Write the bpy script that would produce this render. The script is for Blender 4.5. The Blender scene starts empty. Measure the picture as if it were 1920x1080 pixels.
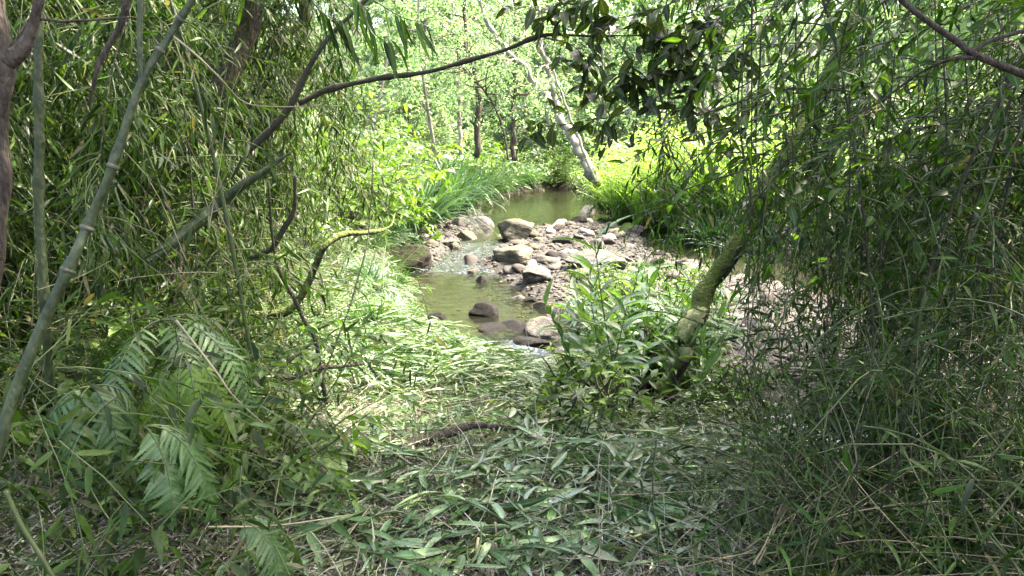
import bpy, math
import numpy as np
from mathutils import Vector, Matrix, Euler

# ------------------------------------------------------------------ camera, sky, sun, exposure
S = bpy.context.scene
COL = S.collection
HFOV, PITCH, CZ = math.radians(68), math.radians(10), 1.6
FPX = 960 / math.tan(HFOV / 2)                      # focal length in pixels of the 1920 px wide photo
cam = bpy.data.cameras.new('camera'); cam.angle = HFOV; cam.clip_start = .05; cam.clip_end = 2000
co = bpy.data.objects.new('camera', cam); COL.objects.link(co)
co.location = (0, 0, CZ); co.rotation_euler = (math.radians(90) - PITCH, 0, 0); S.camera = co
SUN_EL, SUN_AZ = math.radians(58), math.radians(72)   # azimuth from +Y, clockwise: from the right, a little ahead
W = bpy.data.worlds.new('World'); S.world = W; W.use_nodes = True
wn = W.node_tree.nodes; bg = wn['Background']
sky = wn.new('ShaderNodeTexSky'); sky.sky_type = 'NISHITA'; sky.sun_disc = False
sky.sun_elevation = SUN_EL; sky.sun_rotation = SUN_AZ; sky.dust_density = 6; sky.air_density = .8
W.node_tree.links.new(sky.outputs[0], bg.inputs[0]); bg.inputs[1].default_value = .15
sl = bpy.data.lights.new('sun', 'SUN'); sl.energy = 2.6; sl.angle = math.radians(.5); sl.color = (1, .95, .86)
so = bpy.data.objects.new('sun', sl); COL.objects.link(so)
sd_ = Vector((math.sin(SUN_AZ) * math.cos(SUN_EL), math.cos(SUN_AZ) * math.cos(SUN_EL), math.sin(SUN_EL)))
so.rotation_euler = sd_.to_track_quat('Z', 'Y').to_euler(); so.location = sd_ * 40
S.view_settings.view_transform = 'Standard'; S.view_settings.look = 'None'
S.view_settings.exposure = 3.55; S.view_settings.gamma = 1
S.view_settings.use_white_balance = True; S.view_settings.white_balance_temperature = 7250
S.render.engine = 'CYCLES'
cy = S.cycles; cy.max_bounces = 7; cy.diffuse_bounces = 3; cy.glossy_bounces = 3; cy.transmission_bounces = 4
cy.transparent_max_bounces = 6; cy.use_denoising = True; cy.caustics_reflective = False; cy.caustics_refractive = False
cy.sample_clamp_indirect = 6
R = np.random.default_rng(11)

# ------------------------------------------------------------------ pixels of the photo -> points in the place
def ray(px, py):
    a, b = (px - 960) / FPX, (540 - py) / FPX
    return np.array([a, math.cos(PITCH) + b * math.sin(PITCH), -math.sin(PITCH) + b * math.cos(PITCH)])
def at(px, py, Y):
    d = ray(px, py); return np.array([0, 0, CZ]) + d * (Y / d[1])
def on_z(px, py, z):
    d = ray(px, py); return np.array([0, 0, CZ]) + d * ((z - CZ) / d[2])
def on_ground(px, py, far=70):
    d = ray(px, py); t = np.linspace(1.2, far, 6000)
    P = np.array([0, 0, CZ]) + d * t[:, None]
    below = np.nonzero(P[:, 2] < H(P[:, 0], P[:, 1]))[0]
    return P[below[0]] if len(below) else P[-1]

# ------------------------------------------------------------------ small maths
def sm(a, b, x):
    t = np.clip((x - a) / (b - a), 0, 1); return t * t * (3 - 2 * t)
def nrm(v):
    return v / np.maximum(np.linalg.norm(v, axis=-1, keepdims=True), 1e-9)
def wave(P, f, seed, n=7):
    r = np.random.default_rng(seed); P = np.asarray(P, float)
    d = nrm(r.normal(size=(n, P.shape[-1]))) * f * r.uniform(.6, 1.5, (n, 1)); ph = r.uniform(0, 6.28, n)
    return np.sin(P @ d.T + ph).sum(-1) / math.sqrt(n)
def fbm(P, f, seed, o=4):
    return sum(wave(P, f * 2.1 ** k, seed + k) * .5 ** k for k in range(o))
def signed(poly, x, y):                              # signed distance to a polygon, negative inside
    x = np.asarray(x, float); y = np.asarray(y, float); p = np.asarray(poly)
    d = np.full(x.shape, 1e9); ins = np.zeros(x.shape, bool)
    for i in range(len(p)):
        a, b = p[i], p[(i + 1) % len(p)]; e = b - a
        t = np.clip(((x - a[0]) * e[0] + (y - a[1]) * e[1]) / max(e @ e, 1e-9), 0, 1)
        d = np.minimum(d, np.hypot(x - a[0] - t * e[0], y - a[1] - t * e[1]))
        c = ((a[1] > y) != (b[1] > y)) & (x < (b[0] - a[0]) * (y - a[1]) / ((b[1] - a[1]) if b[1] != a[1] else 1e-9) + a[0])
        ins ^= c
    return np.where(ins, -d, d)

# ------------------------------------------------------------------ the lie of the land
def wz(y): return -.8 + .25 * sm(14.5, 19.5, y)
def topoly(pp): return np.array([on_z(x, y, -.8 if y > 470 else (-.8 + .25 * (470 - y) / 50 if y > 420 else -.55))[:2] for x, y in pp])
BED = topoly([(1060, 712), (960, 674), (870, 650), (815, 624), (778, 592), (768, 540), (775, 502), (790, 478), (808, 450),
              (825, 415), (875, 402), (905, 385), (930, 372), (990, 361), (1050, 354), (1105, 360), (1116, 385), (1122, 402),
              (1150, 414), (1205, 418), (1240, 432), (1290, 455), (1350, 472), (1420, 490), (1600, 500), (1800, 520), (2100, 560),
              (2500, 700), (2300, 980), (2000, 960), (1700, 890), (1400, 810), (1250, 765), (1130, 735)])
BAR = topoly([(868, 502), (910, 490), (940, 474), (940, 452), (985, 440), (1020, 430), (1070, 420), (1110, 416), (1165, 432), (1200, 455), (1240, 482),
              (1330, 512), (1420, 530), (1700, 600), (1950, 640), (2150, 780), (1900, 890), (1500, 790), (1330, 730), (1250, 700), (1110, 650),
              (1075, 610), (1010, 572), (965, 545), (935, 520)])
PILE = topoly([(775, 500), (790, 470), (808, 440), (825, 410), (880, 400), (912, 402), (905, 425), (870, 450), (862, 468), (835, 490), (800, 502)])
def H(x, y):
    x = np.asarray(x, float); y = np.asarray(y, float); P = np.stack([x, y], -1)
    s = signed(BED, x, y)
    zb = -.47 * sm(2.5, 7, y) - .3 * sm(.4, 2.4, x) * sm(2.2, 4.4, y) * sm(16, 9, y) + .45 * sm(9, 16, y) + .07 * np.clip(s - 1, 0, 30) * sm(5, 12, y)
    zb = zb + .045 * np.clip(-x - 2.2, 0, 20) + .22 * np.clip(np.hypot(x, y - 20) - 38, 0, 120) + .05 * fbm(P, 1.1, 3)
    w = wz(y); bed = w - .13 + .03 * fbm(P, 2.5, 9, 3)
    up = np.maximum(sm(.25, -.5, signed(BAR, x, y)) * (.26 + .05 * wave(P, .9, 5)), sm(.2, -.4, signed(PILE, x, y)) * .3)
    bed = bed + up
    return bed + (zb - bed) * sm(-.05, .75 + .02 * y, s)

# ------------------------------------------------------------------ meshes
class Geo:
    def __init__(s): s.v = []; s.f = []; s.r = []; s.q = []; s.n = 0
    def add(s, v, faces, rnd=0., mid=0., mat=0):
        v = np.asarray(v, float).reshape(-1, 3); s.v.append(v)
        s.r.append(np.broadcast_to(np.asarray(rnd, float), (len(v),))); s.q.append(np.broadcast_to(np.asarray(mid, float), (len(v),)))
        for f in faces if isinstance(faces, list) else [faces]: s.f.append((np.asarray(f) + s.n, mat))
        s.n += len(v)
    def mesh(s, name, mats, smooth=True):
        me = bpy.data.meshes.new(name); v = np.concatenate(s.v)
        me.vertices.add(len(v)); me.vertices.foreach_set('co', v.astype(np.float32).ravel())
        lp = np.concatenate([f.ravel() for f, _ in s.f]); sz = np.concatenate([np.full(len(f), f.shape[1]) for f, _ in s.f])
        mi = np.concatenate([np.full(len(f), m) for f, m in s.f])
        me.loops.add(len(lp)); me.loops.foreach_set('vertex_index', lp.astype(np.int32))
        me.polygons.add(len(sz)); me.polygons.foreach_set('loop_start', (np.cumsum(sz) - sz).astype(np.int32))
        me.update(calc_edges=True)
        me.polygons.foreach_set('material_index', mi.astype(np.int32))
        me.polygons.foreach_set('use_smooth', np.full(len(sz), smooth, bool))
        for nm, arr in (('rnd', s.r), ('mid', s.q)):
            a = me.attributes.new(nm, 'FLOAT', 'POINT'); a.data.foreach_set('value', np.concatenate(arr).astype(np.float32))
        for m in (mats if isinstance(mats, (list, tuple)) else [mats]): me.materials.append(m)
        return me

def curve(pts, n=24):                                # Catmull-Rom through the points
    p = np.asarray(pts, float); p = np.vstack([2 * p[0] - p[1], p, 2 * p[-1] - p[-2]])
    t = np.linspace(0, len(p) - 3 - 1e-6, n); i = t.astype(int); u = (t - i)[:, None]
    a, b, c, d = p[i], p[i + 1], p[i + 2], p[i + 3]
    return .5 * (2 * b + (c - a) * u + (2 * a - 5 * b + 4 * c - d) * u ** 2 + (3 * b - a - 3 * c + d) * u ** 3)
def tubes(g, paths, rad, sides=4, rnd=0., mat=0, cap=True):   # paths (M,K,3), rad (M,K)
    paths = np.asarray(paths, float); rad = np.broadcast_to(np.asarray(rad, float), paths.shape[:2])
    M, K, _ = paths.shape
    T = nrm(np.gradient(paths, axis=1)); ref = np.where(np.abs(T[:, :1, 2:3]) > .85, [[[1., 0, 0]]], [[[0, 0, 1.]]])
    A = nrm(np.cross(T, ref)); B = np.cross(T, A)
    th = np.arange(sides) * 2 * math.pi / sides
    v = paths[:, :, None] + rad[:, :, None, None] * (A[:, :, None] * np.cos(th)[:, None] + B[:, :, None] * np.sin(th)[:, None])
    base = (np.arange(M) * K * sides)[:, None, None] + (np.arange(K - 1) * sides)[None, :, None]
    j = np.arange(sides); jn = (j + 1) % sides
    f = np.stack([base + j, base + jn, base + sides + jn, base + sides + j], -1).reshape(-1, 4)
    fs = [f]
    if cap:
        o = (np.arange(M) * K * sides)[:, None]; fs += [o + j[::-1], o + (K - 1) * sides + j]
    g.add(v, fs, np.repeat(np.broadcast_to(np.asarray(rnd, float), (M,)), K * sides), 0, mat)
def profile(kind):
    if kind == 'diamond': return None
    u = {'narrow': [.18, .5, .8], 'broad': [.2, .45, .72], 'blade': [.12, .35, .6, .82], 'long': [.08, .25, .45, .65, .85]}.get(kind)
    w = {'narrow': [.9, 1, .55], 'broad': [.8, 1, .68], 'blade': [.8, 1, .85, .5], 'long': [.55, .95, 1, .85, .5]}.get(kind)
    if kind == 'fern':
        u = np.linspace(.04, .96, 17); w = (1 - u ** 2.2) * np.where(np.arange(17) % 2, 1, .62)
    return np.array(u), np.array(w)
def leaves(g, P, D, N, L, Wd, bend=.4, fold=.25, rnd=None, kind='narrow', mat=0, holes=0):
    P = np.asarray(P, float); n = len(P)
    if n == 0: return
    D = nrm(D); Sd = nrm(np.cross(D, N)); N = np.cross(Sd, D)
    L = np.broadcast_to(L, (n,))[:, None]; Wd = np.broadcast_to(Wd, (n,))[:, None] * .5
    bend = np.broadcast_to(bend, (n,))[:, None]; rnd = R.random(n) if rnd is None else rnd
    cu = R.normal(size=(n, 1)) * .16
    def ctr(u): return P + D * L * u * (1 - (bend * u) ** 2 / 6) - N * L * bend * u * u * .5 + Sd * L * cu * u * u
    pr = profile(kind)
    if pr is None:
        c = ctr(.42); off = Sd * Wd; up = N * Wd * fold
        v = np.stack([P, c - off + up, c + off + up, ctr(1.)], 1); k = 4
        b = (np.arange(n) * 4)[:, None]
        g.add(v, [b + np.array([0, 2, 3]), b + np.array([0, 3, 1])], np.repeat(rnd, 4), np.tile([1, 0, 0, 1], n), mat); return
    us, ws = pr; M = len(us); vs = [P]; md = [1]
    for u, w in zip(us, ws):
        c = ctr(u); off = Sd * Wd * w; up = N * Wd * w * fold
        vs += [c - off + up, c, c + off + up]; md += [0, 1, 0]
    vs.append(ctr(1.)); md.append(1); k = len(vs); v = np.stack(vs, 1); b = (np.arange(n) * k)[:, None]
    t = [[0, 2, 1], [0, 3, 2], [1 + 3 * (M - 1), 2 + 3 * (M - 1), k - 1], [2 + 3 * (M - 1), 3 + 3 * (M - 1), k - 1]]
    q = []
    for i in range(M - 1):
        a = 1 + 3 * i; q += [[a, a + 1, a + 4, a + 3], [a + 1, a + 2, a + 5, a + 4]]
    F3 = np.concatenate([b + np.array(x) for x in t]); F4 = np.concatenate([b + np.array(x) for x in q])
    if holes: F4 = F4[R.random(len(F4)) > holes]; F3 = F3[R.random(len(F3)) > holes * .6]
    g.add(v, [F3, F4], np.repeat(rnd, k), np.tile(md, n), mat)
def twigs(P, D, L, K=7, droop=.25, wander=.12):      # (M,K,3) drooping paths
    P = np.asarray(P, float); d = nrm(D); M = len(P); L = np.broadcast_to(L, (M,)); droop = np.broadcast_to(droop, (M,))
    out = [P]; p = P
    for _ in range(K - 1):
        d = nrm(d + np.array([0, 0, -1.]) * droop[:, None] + R.normal(size=(M, 3)) * wander)
        p = p + d * (L / (K - 1))[:, None]; out.append(p)
    return np.stack(out, 1)
def along(paths, t):                                 # points and tangents at t (M,J) in 0..1
    M, K, _ = paths.shape; x = np.clip(t, 0, .9999) * (K - 1); i = x.astype(int); u = (x - i)[..., None]
    m = np.arange(M)[:, None]; a, b = paths[m, i], paths[m, i + 1]
    return a + (b - a) * u, nrm(b - a)
def leaf_twigs(g, paths, J, L, Wd, spread=.8, down=.5, bend=.5, kind='narrow', t0=.15, mat=0, rnd=None, holes=0, fold=.25, jit=.3):
    M = len(paths); t = np.linspace(t0, 1, J)[None] + R.uniform(-.04, .04, (M, J))
    P, T = along(paths, t); side = nrm(np.cross(T, [0, 0, 1.]) + 1e-4) * np.where(np.arange(J) % 2, 1, -1)[None, :, None]
    D = T * R.uniform(.4, 1, (M, J, 1)) + side * spread + np.array([0, 0, -1.]) * down * R.uniform(.3, 1.3, (M, J, 1)) + R.normal(size=(M, J, 3)) * jit
    N = np.array([0, 0, 1.]) + R.normal(size=(M, J, 3)) * .45
    n = M * J; sc = R.uniform(.65, 1.2, n)
    leaves(g, P.reshape(-1, 3), D.reshape(-1, 3), N.reshape(-1, 3), L * sc, Wd * sc * R.uniform(.8, 1.15, n), bend * R.uniform(.2, 1.5, n), fold, rnd, kind, mat, holes)
def ico(sub):
    import bmesh
    bm = bmesh.new(); bmesh.ops.create_icosphere(bm, subdivisions=sub, radius=1)
    v = np.array([x.co[:] for x in bm.verts]); f = np.array([[y.index for y in x.verts] for x in bm.faces]); bm.free(); return nrm(v), f

# ------------------------------------------------------------------ objects
def tag(o, label, cat, group=None, kind=None):
    if kind: o['kind'] = kind
    if label: o['label'] = label
    if cat: o['category'] = cat
    if group: o['group'] = group
    return o
def link(name, me, parent=None, M=None):
    o = bpy.data.objects.new(name, me); COL.objects.link(o)
    if parent is not None: o.parent = parent
    return o
def thing(name, loc, label, cat, group=None, rz=0., sc=1., tilt=(0, 0)):
    o = link(name, None); o.location = loc; o.rotation_euler = (tilt[0], tilt[1], rz); o.scale = (sc,) * 3
    o.empty_display_size = .1
    return tag(o, label, cat, group)
def place(name, parts, loc, label, cat, group=None, rz=0., sc=1., tilt=(0, 0)):   # parts: [(part name, mesh)]
    t = thing(name, loc, label, cat, group, rz, sc, tilt)
    for n, me in parts: link(n, me, t)
    return t

# ------------------------------------------------------------------ materials
def newmat(name):
    m = bpy.data.materials.new(name); m.use_nodes = True; n = m.node_tree.nodes; n.clear()
    return m, n, m.node_tree.links
def ramp(n, stops):
    r = n.new('ShaderNodeValToRGB'); e = r.color_ramp.elements
    while len(e) < len(stops): e.new(.5)
    for x, (p, c) in zip(e, stops): x.position = p; x.color = (*c, 1)
    return r
def leaf_mat(name, stops, trans=.4, rough=.42, rib=.0, tmul=(1.5, 1.7, .5), vary=.25, spec=.36, age=.35):
    m, n, l = newmat(name); at_ = n.new('ShaderNodeAttribute'); at_.attribute_name = 'rnd'
    r = ramp(n, stops); l.new(at_.outputs['Fac'], r.inputs[0])
    hs = n.new('ShaderNodeHueSaturation'); oi = n.new('ShaderNodeObjectInfo'); mr = n.new('ShaderNodeMapRange')
    mr.inputs[3].default_value = 1 - vary; mr.inputs[4].default_value = 1 + vary
    l.new(oi.outputs['Random'], mr.inputs[0]); l.new(mr.outputs[0], hs.inputs['Value']); l.new(r.outputs[0], hs.inputs['Color'])
    col = hs.outputs[0]
    nz = n.new('ShaderNodeTexNoise'); nz.inputs['Scale'].default_value = 60; tc = n.new('ShaderNodeTexCoord'); l.new(tc.outputs['Object'], nz.inputs['Vector'])
    m1 = n.new('ShaderNodeMix'); m1.data_type = 'RGBA'; m1.blend_type = 'MULTIPLY'; m1.inputs[0].default_value = .5
    rr = ramp(n, [(.3, (.55, .55, .5)), (.65, (1.25, 1.25, 1.2))]); l.new(nz.outputs[0], rr.inputs[0])
    l.new(col, m1.inputs[6]); l.new(rr.outputs[0], m1.inputs[7]); col = m1.outputs[2]
    n2 = n.new('ShaderNodeTexNoise'); n2.inputs['Scale'].default_value = 17; n2.inputs['Detail'].default_value = 3; l.new(tc.outputs['Object'], n2.inputs['Vector'])
    r2 = ramp(n, [(.6, (0, 0, 0)), (.72, (age, age, age))]); l.new(n2.outputs[0], r2.inputs[0]); m3 = n.new('ShaderNodeMix'); m3.data_type = 'RGBA'; l.new(r2.outputs[0], m3.inputs[0]); l.new(col, m3.inputs[6]); m3.inputs[7].default_value = (.11, .1, .035, 1); col = m3.outputs[2]
    if rib:
        a2 = n.new('ShaderNodeAttribute'); a2.attribute_name = 'mid'; pw = n.new('ShaderNodeMath'); pw.operation = 'POWER'; pw.inputs[1].default_value = 9
        ml = n.new('ShaderNodeMath'); ml.operation = 'MULTIPLY'; ml.inputs[1].default_value = rib
        l.new(a2.outputs['Fac'], pw.inputs[0]); l.new(pw.outputs[0], ml.inputs[0])
        m2 = n.new('ShaderNodeMix'); m2.data_type = 'RGBA'; l.new(ml.outputs[0], m2.inputs[0]); l.new(col, m2.inputs[6]); m2.inputs[7].default_value = (.22, .3, .12, 1); col = m2.outputs[2]
    p = n.new('ShaderNodeBsdfPrincipled'); l.new(col, p.inputs['Base Color']); p.inputs['Roughness'].default_value = rough
    p.inputs['Specular IOR Level'].default_value = spec
    t = n.new('ShaderNodeBsdfTranslucent'); tm = n.new('ShaderNodeMix'); tm.data_type = 'RGBA'; tm.blend_type = 'MULTIPLY'; tm.inputs[0].default_value = 1
    l.new(col, tm.inputs[6]); tm.inputs[7].default_value = (*tmul, 1); l.new(tm.outputs[2], t.inputs[0])
    x = n.new('ShaderNodeMixShader'); x.inputs[0].default_value = trans; l.new(p.outputs[0], x.inputs[1]); l.new(t.outputs[0], x.inputs[2])
    o = n.new('ShaderNodeOutputMaterial'); l.new(x.outputs[0], o.inputs[0]); return m
def surf_mat(name, cols, scale=6, rough=.8, bump=.3, detail=8, stretch=(1, 1, 1), moss=None, spec=.35, coord='Object', vary=.0, layer=None):
    m, n, l = newmat(name); tc = n.new('ShaderNodeTexCoord'); mp = n.new('ShaderNodeMapping'); mp.inputs['Scale'].default_value = stretch
    oi = n.new('ShaderNodeObjectInfo'); ad = n.new('ShaderNodeVectorMath'); ad.operation = 'ADD'; sc_ = n.new('ShaderNodeMath'); sc_.operation = 'MULTIPLY'; sc_.inputs[1].default_value = 37
    l.new(oi.outputs['Random'], sc_.inputs[0]); l.new(tc.outputs[coord], ad.inputs[0]); l.new(sc_.outputs[0], ad.inputs[1]); l.new(ad.outputs[0], mp.inputs[0])
    nz = n.new('ShaderNodeTexNoise'); nz.inputs['Scale'].default_value = scale; nz.inputs['Detail'].default_value = detail; nz.inputs['Roughness'].default_value = .65
    l.new(mp.outputs[0], nz.inputs[0]); k = len(cols)
    r = ramp(n, [(.3 + .4 * i / max(k - 1, 1), c) for i, c in enumerate(cols)]); l.new(nz.outputs[0], r.inputs[0]); col = r.outputs[0]
    if vary:
        hs = n.new('ShaderNodeHueSaturation'); mr = n.new('ShaderNodeMapRange'); mr.inputs[3].default_value = 1 - vary; mr.inputs[4].default_value = 1 + vary
        l.new(oi.outputs['Random'], mr.inputs[0]); l.new(mr.outputs[0], hs.inputs['Value']); l.new(col, hs.inputs['Color']); col = hs.outputs[0]
    if moss:
        ge = n.new('ShaderNodeNewGeometry'); sx = n.new('ShaderNodeSeparateXYZ'); l.new(ge.outputs['Normal'], sx.inputs[0])
        n2 = n.new('ShaderNodeTexNoise'); n2.inputs['Scale'].default_value = moss[2]; n2.inputs['Detail'].default_value = 6; l.new(mp.outputs[0], n2.inputs[0])
        s_ = n.new('ShaderNodeMath'); s_.operation = 'MULTIPLY_ADD'; s_.inputs[1].default_value = .35; l.new(sx.outputs[2], s_.inputs[0]); l.new(n2.outputs[0], s_.inputs[2])
        r2 = ramp(n, [(moss[1], (0, 0, 0)), (moss[1] + .15, (1, 1, 1))]); l.new(s_.outputs[0], r2.inputs[0])
        mx = n.new('ShaderNodeMix'); mx.data_type = 'RGBA'; l.new(r2.outputs[0], mx.inputs[0]); l.new(col, mx.inputs[6]); mx.inputs[7].default_value = (*moss[0], 1); col = mx.outputs[2]
    p = n.new('ShaderNodeBsdfPrincipled'); l.new(col, p.inputs['Base Color']); p.inputs['Roughness'].default_value = rough; p.inputs['Specular IOR Level'].default_value = spec
    b = n.new('ShaderNodeBump'); b.inputs['Strength'].default_value = bump; b.inputs['Distance'].default_value = .05; n3 = n.new('ShaderNodeTexNoise')
    n3.inputs['Scale'].default_value = scale * 3; n3.inputs['Detail'].default_value = 8; l.new(mp.outputs[0], n3.inputs[0]); l.new(n3.outputs[0], b.inputs['Height']); l.new(b.outputs[0], p.inputs['Normal'])
    o = n.new('ShaderNodeOutputMaterial'); l.new(p.outputs[0], o.inputs[0]); return m

BROWN = (.16, .1, .05)
M_bam = leaf_mat('bamboo_leaf', [(0, (.007, .017, .004)), (.45, (.018, .042, .008)), (.8, (.036, .076, .013)), (.95, (.065, .1, .025)), (.98, (.09, .08, .04)), (1, (.14, .12, .08))], .36, .38, spec=.18)
M_fine = leaf_mat('fine_bamboo_leaf', [(0, (.006, .017, .004)), (.5, (.015, .044, .007)), (.93, (.034, .088, .012)), (.98, (.08, .07, .035)), (1, (.14, .12, .075))], .38, .38, spec=.18)
M_broad = leaf_mat('broad_leaf', [(0, (.012, .034, .006)), (.6, (.03, .08, .011)), (1, (.07, .14, .018))], .52, .4, rib=.4)
M_dark = leaf_mat('dark_leaf', [(0, (.009, .019, .005)), (.7, (.022, .042, .01)), (1, (.05, .06, .018))], .32, .4, rib=.3)
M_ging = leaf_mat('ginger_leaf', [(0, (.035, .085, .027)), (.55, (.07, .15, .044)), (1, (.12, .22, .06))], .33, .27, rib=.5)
M_cut = leaf_mat('cut_leaf', [(0, (.022, .056, .018)), (.4, (.065, .14, .053)), (.85, (.15, .225, .115)), (.97, (.22, .25, .16)), (1, (.28, .25, .17))], .18, .28, rib=.5)
M_reed = leaf_mat('reed_leaf', [(0, (.014, .042, .022)), (.5, (.026, .07, .034)), (1, (.055, .115, .04))], .33, .38, rib=.3)
M_fern = leaf_mat('fern_leaf', [(0, (.026, .068, .02)), (1, (.05, .105, .036))], .3, .4, rib=.3)
M_fernlit = leaf_mat('sun_painted_fern_leaf', [(0, (.06, .12, .015)), (1, (.1, .18, .025))], .5, .45, rib=.3)  # lit copy of the fern green, sunlight painted in as yellower and paler
M_far = leaf_mat('forest_leaf', [(0, (.06, .115, .06)), (.5, (.13, .21, .115)), (.85, (.22, .3, .19)), (1, (.36, .42, .31))], .52, .45, vary=.3, tmul=(1.25, 1.45, .8))  # greens paled so glare and haze over the far forest sit in the colour
M_shrub = leaf_mat('shrub_leaf', [(0, (.03, .06, .016)), (.6, (.06, .12, .025)), (1, (.12, .19, .045))], .42, .38, rib=.3)
M_lime = leaf_mat('sun_painted_leaf', [(0, (.1, .18, .065)), (.6, (.19, .29, .11)), (1, (.32, .41, .2))], .55, .33, rib=.3)  # lit copy of the ginger green, sunlight painted into the leaf colour
M_dry = leaf_mat('dry_leaf', [(0, (.1, .07, .04)), (.5, (.2, .15, .09)), (1, (.33, .28, .18))], .2, .7)
M_litter = leaf_mat('litter', [(0, (.025, .02, .014)), (.22, (.1, .08, .06)), (.45, (.24, .21, .16)), (.74, (.46, .44, .37)), (.8, (.06, .1, .04)), (1, (.12, .18, .08))], .1, .45)
M_stem = surf_mat('green_stem', [(.025, .04, .012), (.06, .085, .025)], 8, .5, .1, vary=.3)
M_straw = surf_mat('straw_stem', [(.09, .08, .05), (.24, .21, .13)], 10, .6, .1, vary=.3)
M_twig = surf_mat('dark_twig', [(.012, .012, .007), (.04, .04, .022)], 12, .8, .3)
M_culm = surf_mat('bamboo_culm', [(.01, .016, .006), (.024, .038, .013), (.07, .085, .04)], 22, .55, .25, stretch=(1, 1, .5))
M_node = surf_mat('cane_node', [(.04, .045, .028), (.09, .095, .065)], 40, .7, .3)
M_bark = surf_mat('bark', [(.015, .011, .009), (.045, .035, .026), (.1, .085, .065)], 18, .85, .9, stretch=(1, 1, .25))
M_barkm = surf_mat('mossy_bark', [(.012, .011, .007), (.035, .03, .018)], 14, .9, 1, moss=((.09, .12, .028), .42, 9))  # real moss, its colour brightened to paint in sunlit patches
M_pale = surf_mat('pale_bark', [(.12, .1, .08), (.3, .28, .24)], 6, .8, .4, stretch=(1, 1, .4))
M_lichen = surf_mat('lichen', [(.38, .4, .16), (.6, .6, .34)], 30, .95, .9)
M_soil = surf_mat('soil', [(.01, .008, .006), (.025, .019, .014), (.055, .043, .03)], 5, .95, .9, coord='Object')
M_rock = surf_mat('grey_rock', [(.01, .0095, .009), (.034, .032, .029), (.09, .085, .077)], 3.5, .75, .6, moss=((.07, .07, .035), .84, 2.5), vary=.3)
M_rockb = surf_mat('brown_rock', [(.014, .011, .009), (.036, .028, .023), (.08, .065, .054)], 4, .78, .6, vary=.3)
M_olive = surf_mat('olive_rock', [(.018, .017, .01), (.044, .04, .025), (.1, .092, .062)], 3, .75, .6, moss=((.075, .075, .034), .78, 2), vary=.1)
M_wet = surf_mat('wet_rock', [(.004, .0038, .0035), (.012, .011, .01), (.03, .028, .026)], 5, .7, .8, spec=.1)
M_shaderock = surf_mat('shade_painted_rock', [(.006, .005, .004), (.016, .013, .01), (.035, .03, .022)], 6, .9, .9, moss=((.02, .03, .008), .7, 5), spec=.15)  # very dark colour paints the shade under the bank overhang
M_white = surf_mat('white_rock', [(.13, .12, .11), (.24, .225, .2)], 4, .8, .5)

# ------------------------------------------------------------------ ground, stream bed and water
def axis(spans):
    return np.unique(np.concatenate([np.arange(a, b, s) for a, b, s in spans]))
gx = axis([(-220, -30, 10), (-30, -8, 1), (-8, 8, .09), (8, 30, 1), (30, 221, 10)]); gy = axis([(-60, 0, 3), (0, 12, .08), (12, 28, .12), (28, 60, .6), (60, 260, 10)])
X, Y = np.meshgrid(gx, gy); Z = H(X, Y)
near = (np.abs(X) < 8) & (Y > 0) & (Y < 28)
Z = Z + near * .012 * fbm(np.stack([X, Y], -1), 14, 77, 2)
ny, nx = X.shape; i = (np.arange(ny - 1)[:, None] * nx + np.arange(nx - 1)[None]).ravel()
SD = signed(BED, X, Y)
bedm = surf_mat('stream_bed', [(.01, .009, .007), (.024, .021, .017), (.052, .047, .039)], 9, .8, .9, coord='Object')
mudm = surf_mat('pool_bed', [(.006, .006, .003), (.014, .013, .007), (.03, .026, .016)], 6, .8, .9)
BD = np.minimum(signed(BAR, X, Y), signed(PILE, X, Y)).ravel()[i]
g = Geo(); F = np.stack([i, i + 1, i + nx + 1, i + nx], -1); inb = (SD.ravel()[i] < .12); wet_ = inb & (BD > .05); inb = inb & ~wet_
g.add(np.stack([X, Y, Z], -1), F[~inb & ~wet_], 0, 0, 0); g.f.append((F[inb], 1)); g.f.append((F[wet_], 2))
tag(link('ground', g.mesh('ground', [M_soil, bedm, mudm])), None, None, kind='structure')
wx = axis([(-5, 4, .06), (4, 16, .3)]); wy = axis([(3, 20, .06), (20, 52, .2)]); X, Y = np.meshgrid(wx, wy)
OUT = on_z(985, 655, -.8)
rap = np.clip(.85 * sm(13.9, 15.5, Y) * sm(20.5, 18.5, Y) * sm(.09, .05, X / Y) + np.exp(-((X - OUT[0]) ** 2 / .5 + (Y - OUT[1]) ** 2 / .9)), 0, 1)
P2 = np.stack([X, Y], -1)
Z = wz(Y) + rap * (.022 * wave(P2 * [1, .6], 9, 21) + .016 * wave(P2, 19, 22)) + .0018 * wave(P2 * [1, 1.6], 11, 23)
ny, nx = X.shape; i = (np.arange(ny - 1)[:, None] * nx + np.arange(nx - 1)[None]).ravel(); F = np.stack([i, i + 1, i + nx + 1, i + nx], -1)
F = F[signed(BED, X, Y).ravel()[i] < .45]
m, n, l = newmat('water'); tc = n.new('ShaderNodeTexCoord'); a = n.new('ShaderNodeAttribute'); a.attribute_name = 'rnd'
mp = n.new('ShaderNodeMapping'); mp.inputs['Scale'].default_value = (1, .55, 1); l.new(tc.outputs['Object'], mp.inputs[0])
nz = n.new('ShaderNodeTexNoise'); nz.inputs['Scale'].default_value = 9; nz.inputs['Detail'].default_value = 3; l.new(mp.outputs[0], nz.inputs[0])
mr = n.new('ShaderNodeMapRange'); mr.inputs[3].default_value = .2; mr.inputs[4].default_value = 1; l.new(a.outputs['Fac'], mr.inputs[0])
b = n.new('ShaderNodeBump'); b.inputs['Distance'].default_value = .04; l.new(mr.outputs[0], b.inputs['Strength']); l.new(nz.outputs[0], b.inputs['Height'])
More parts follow.
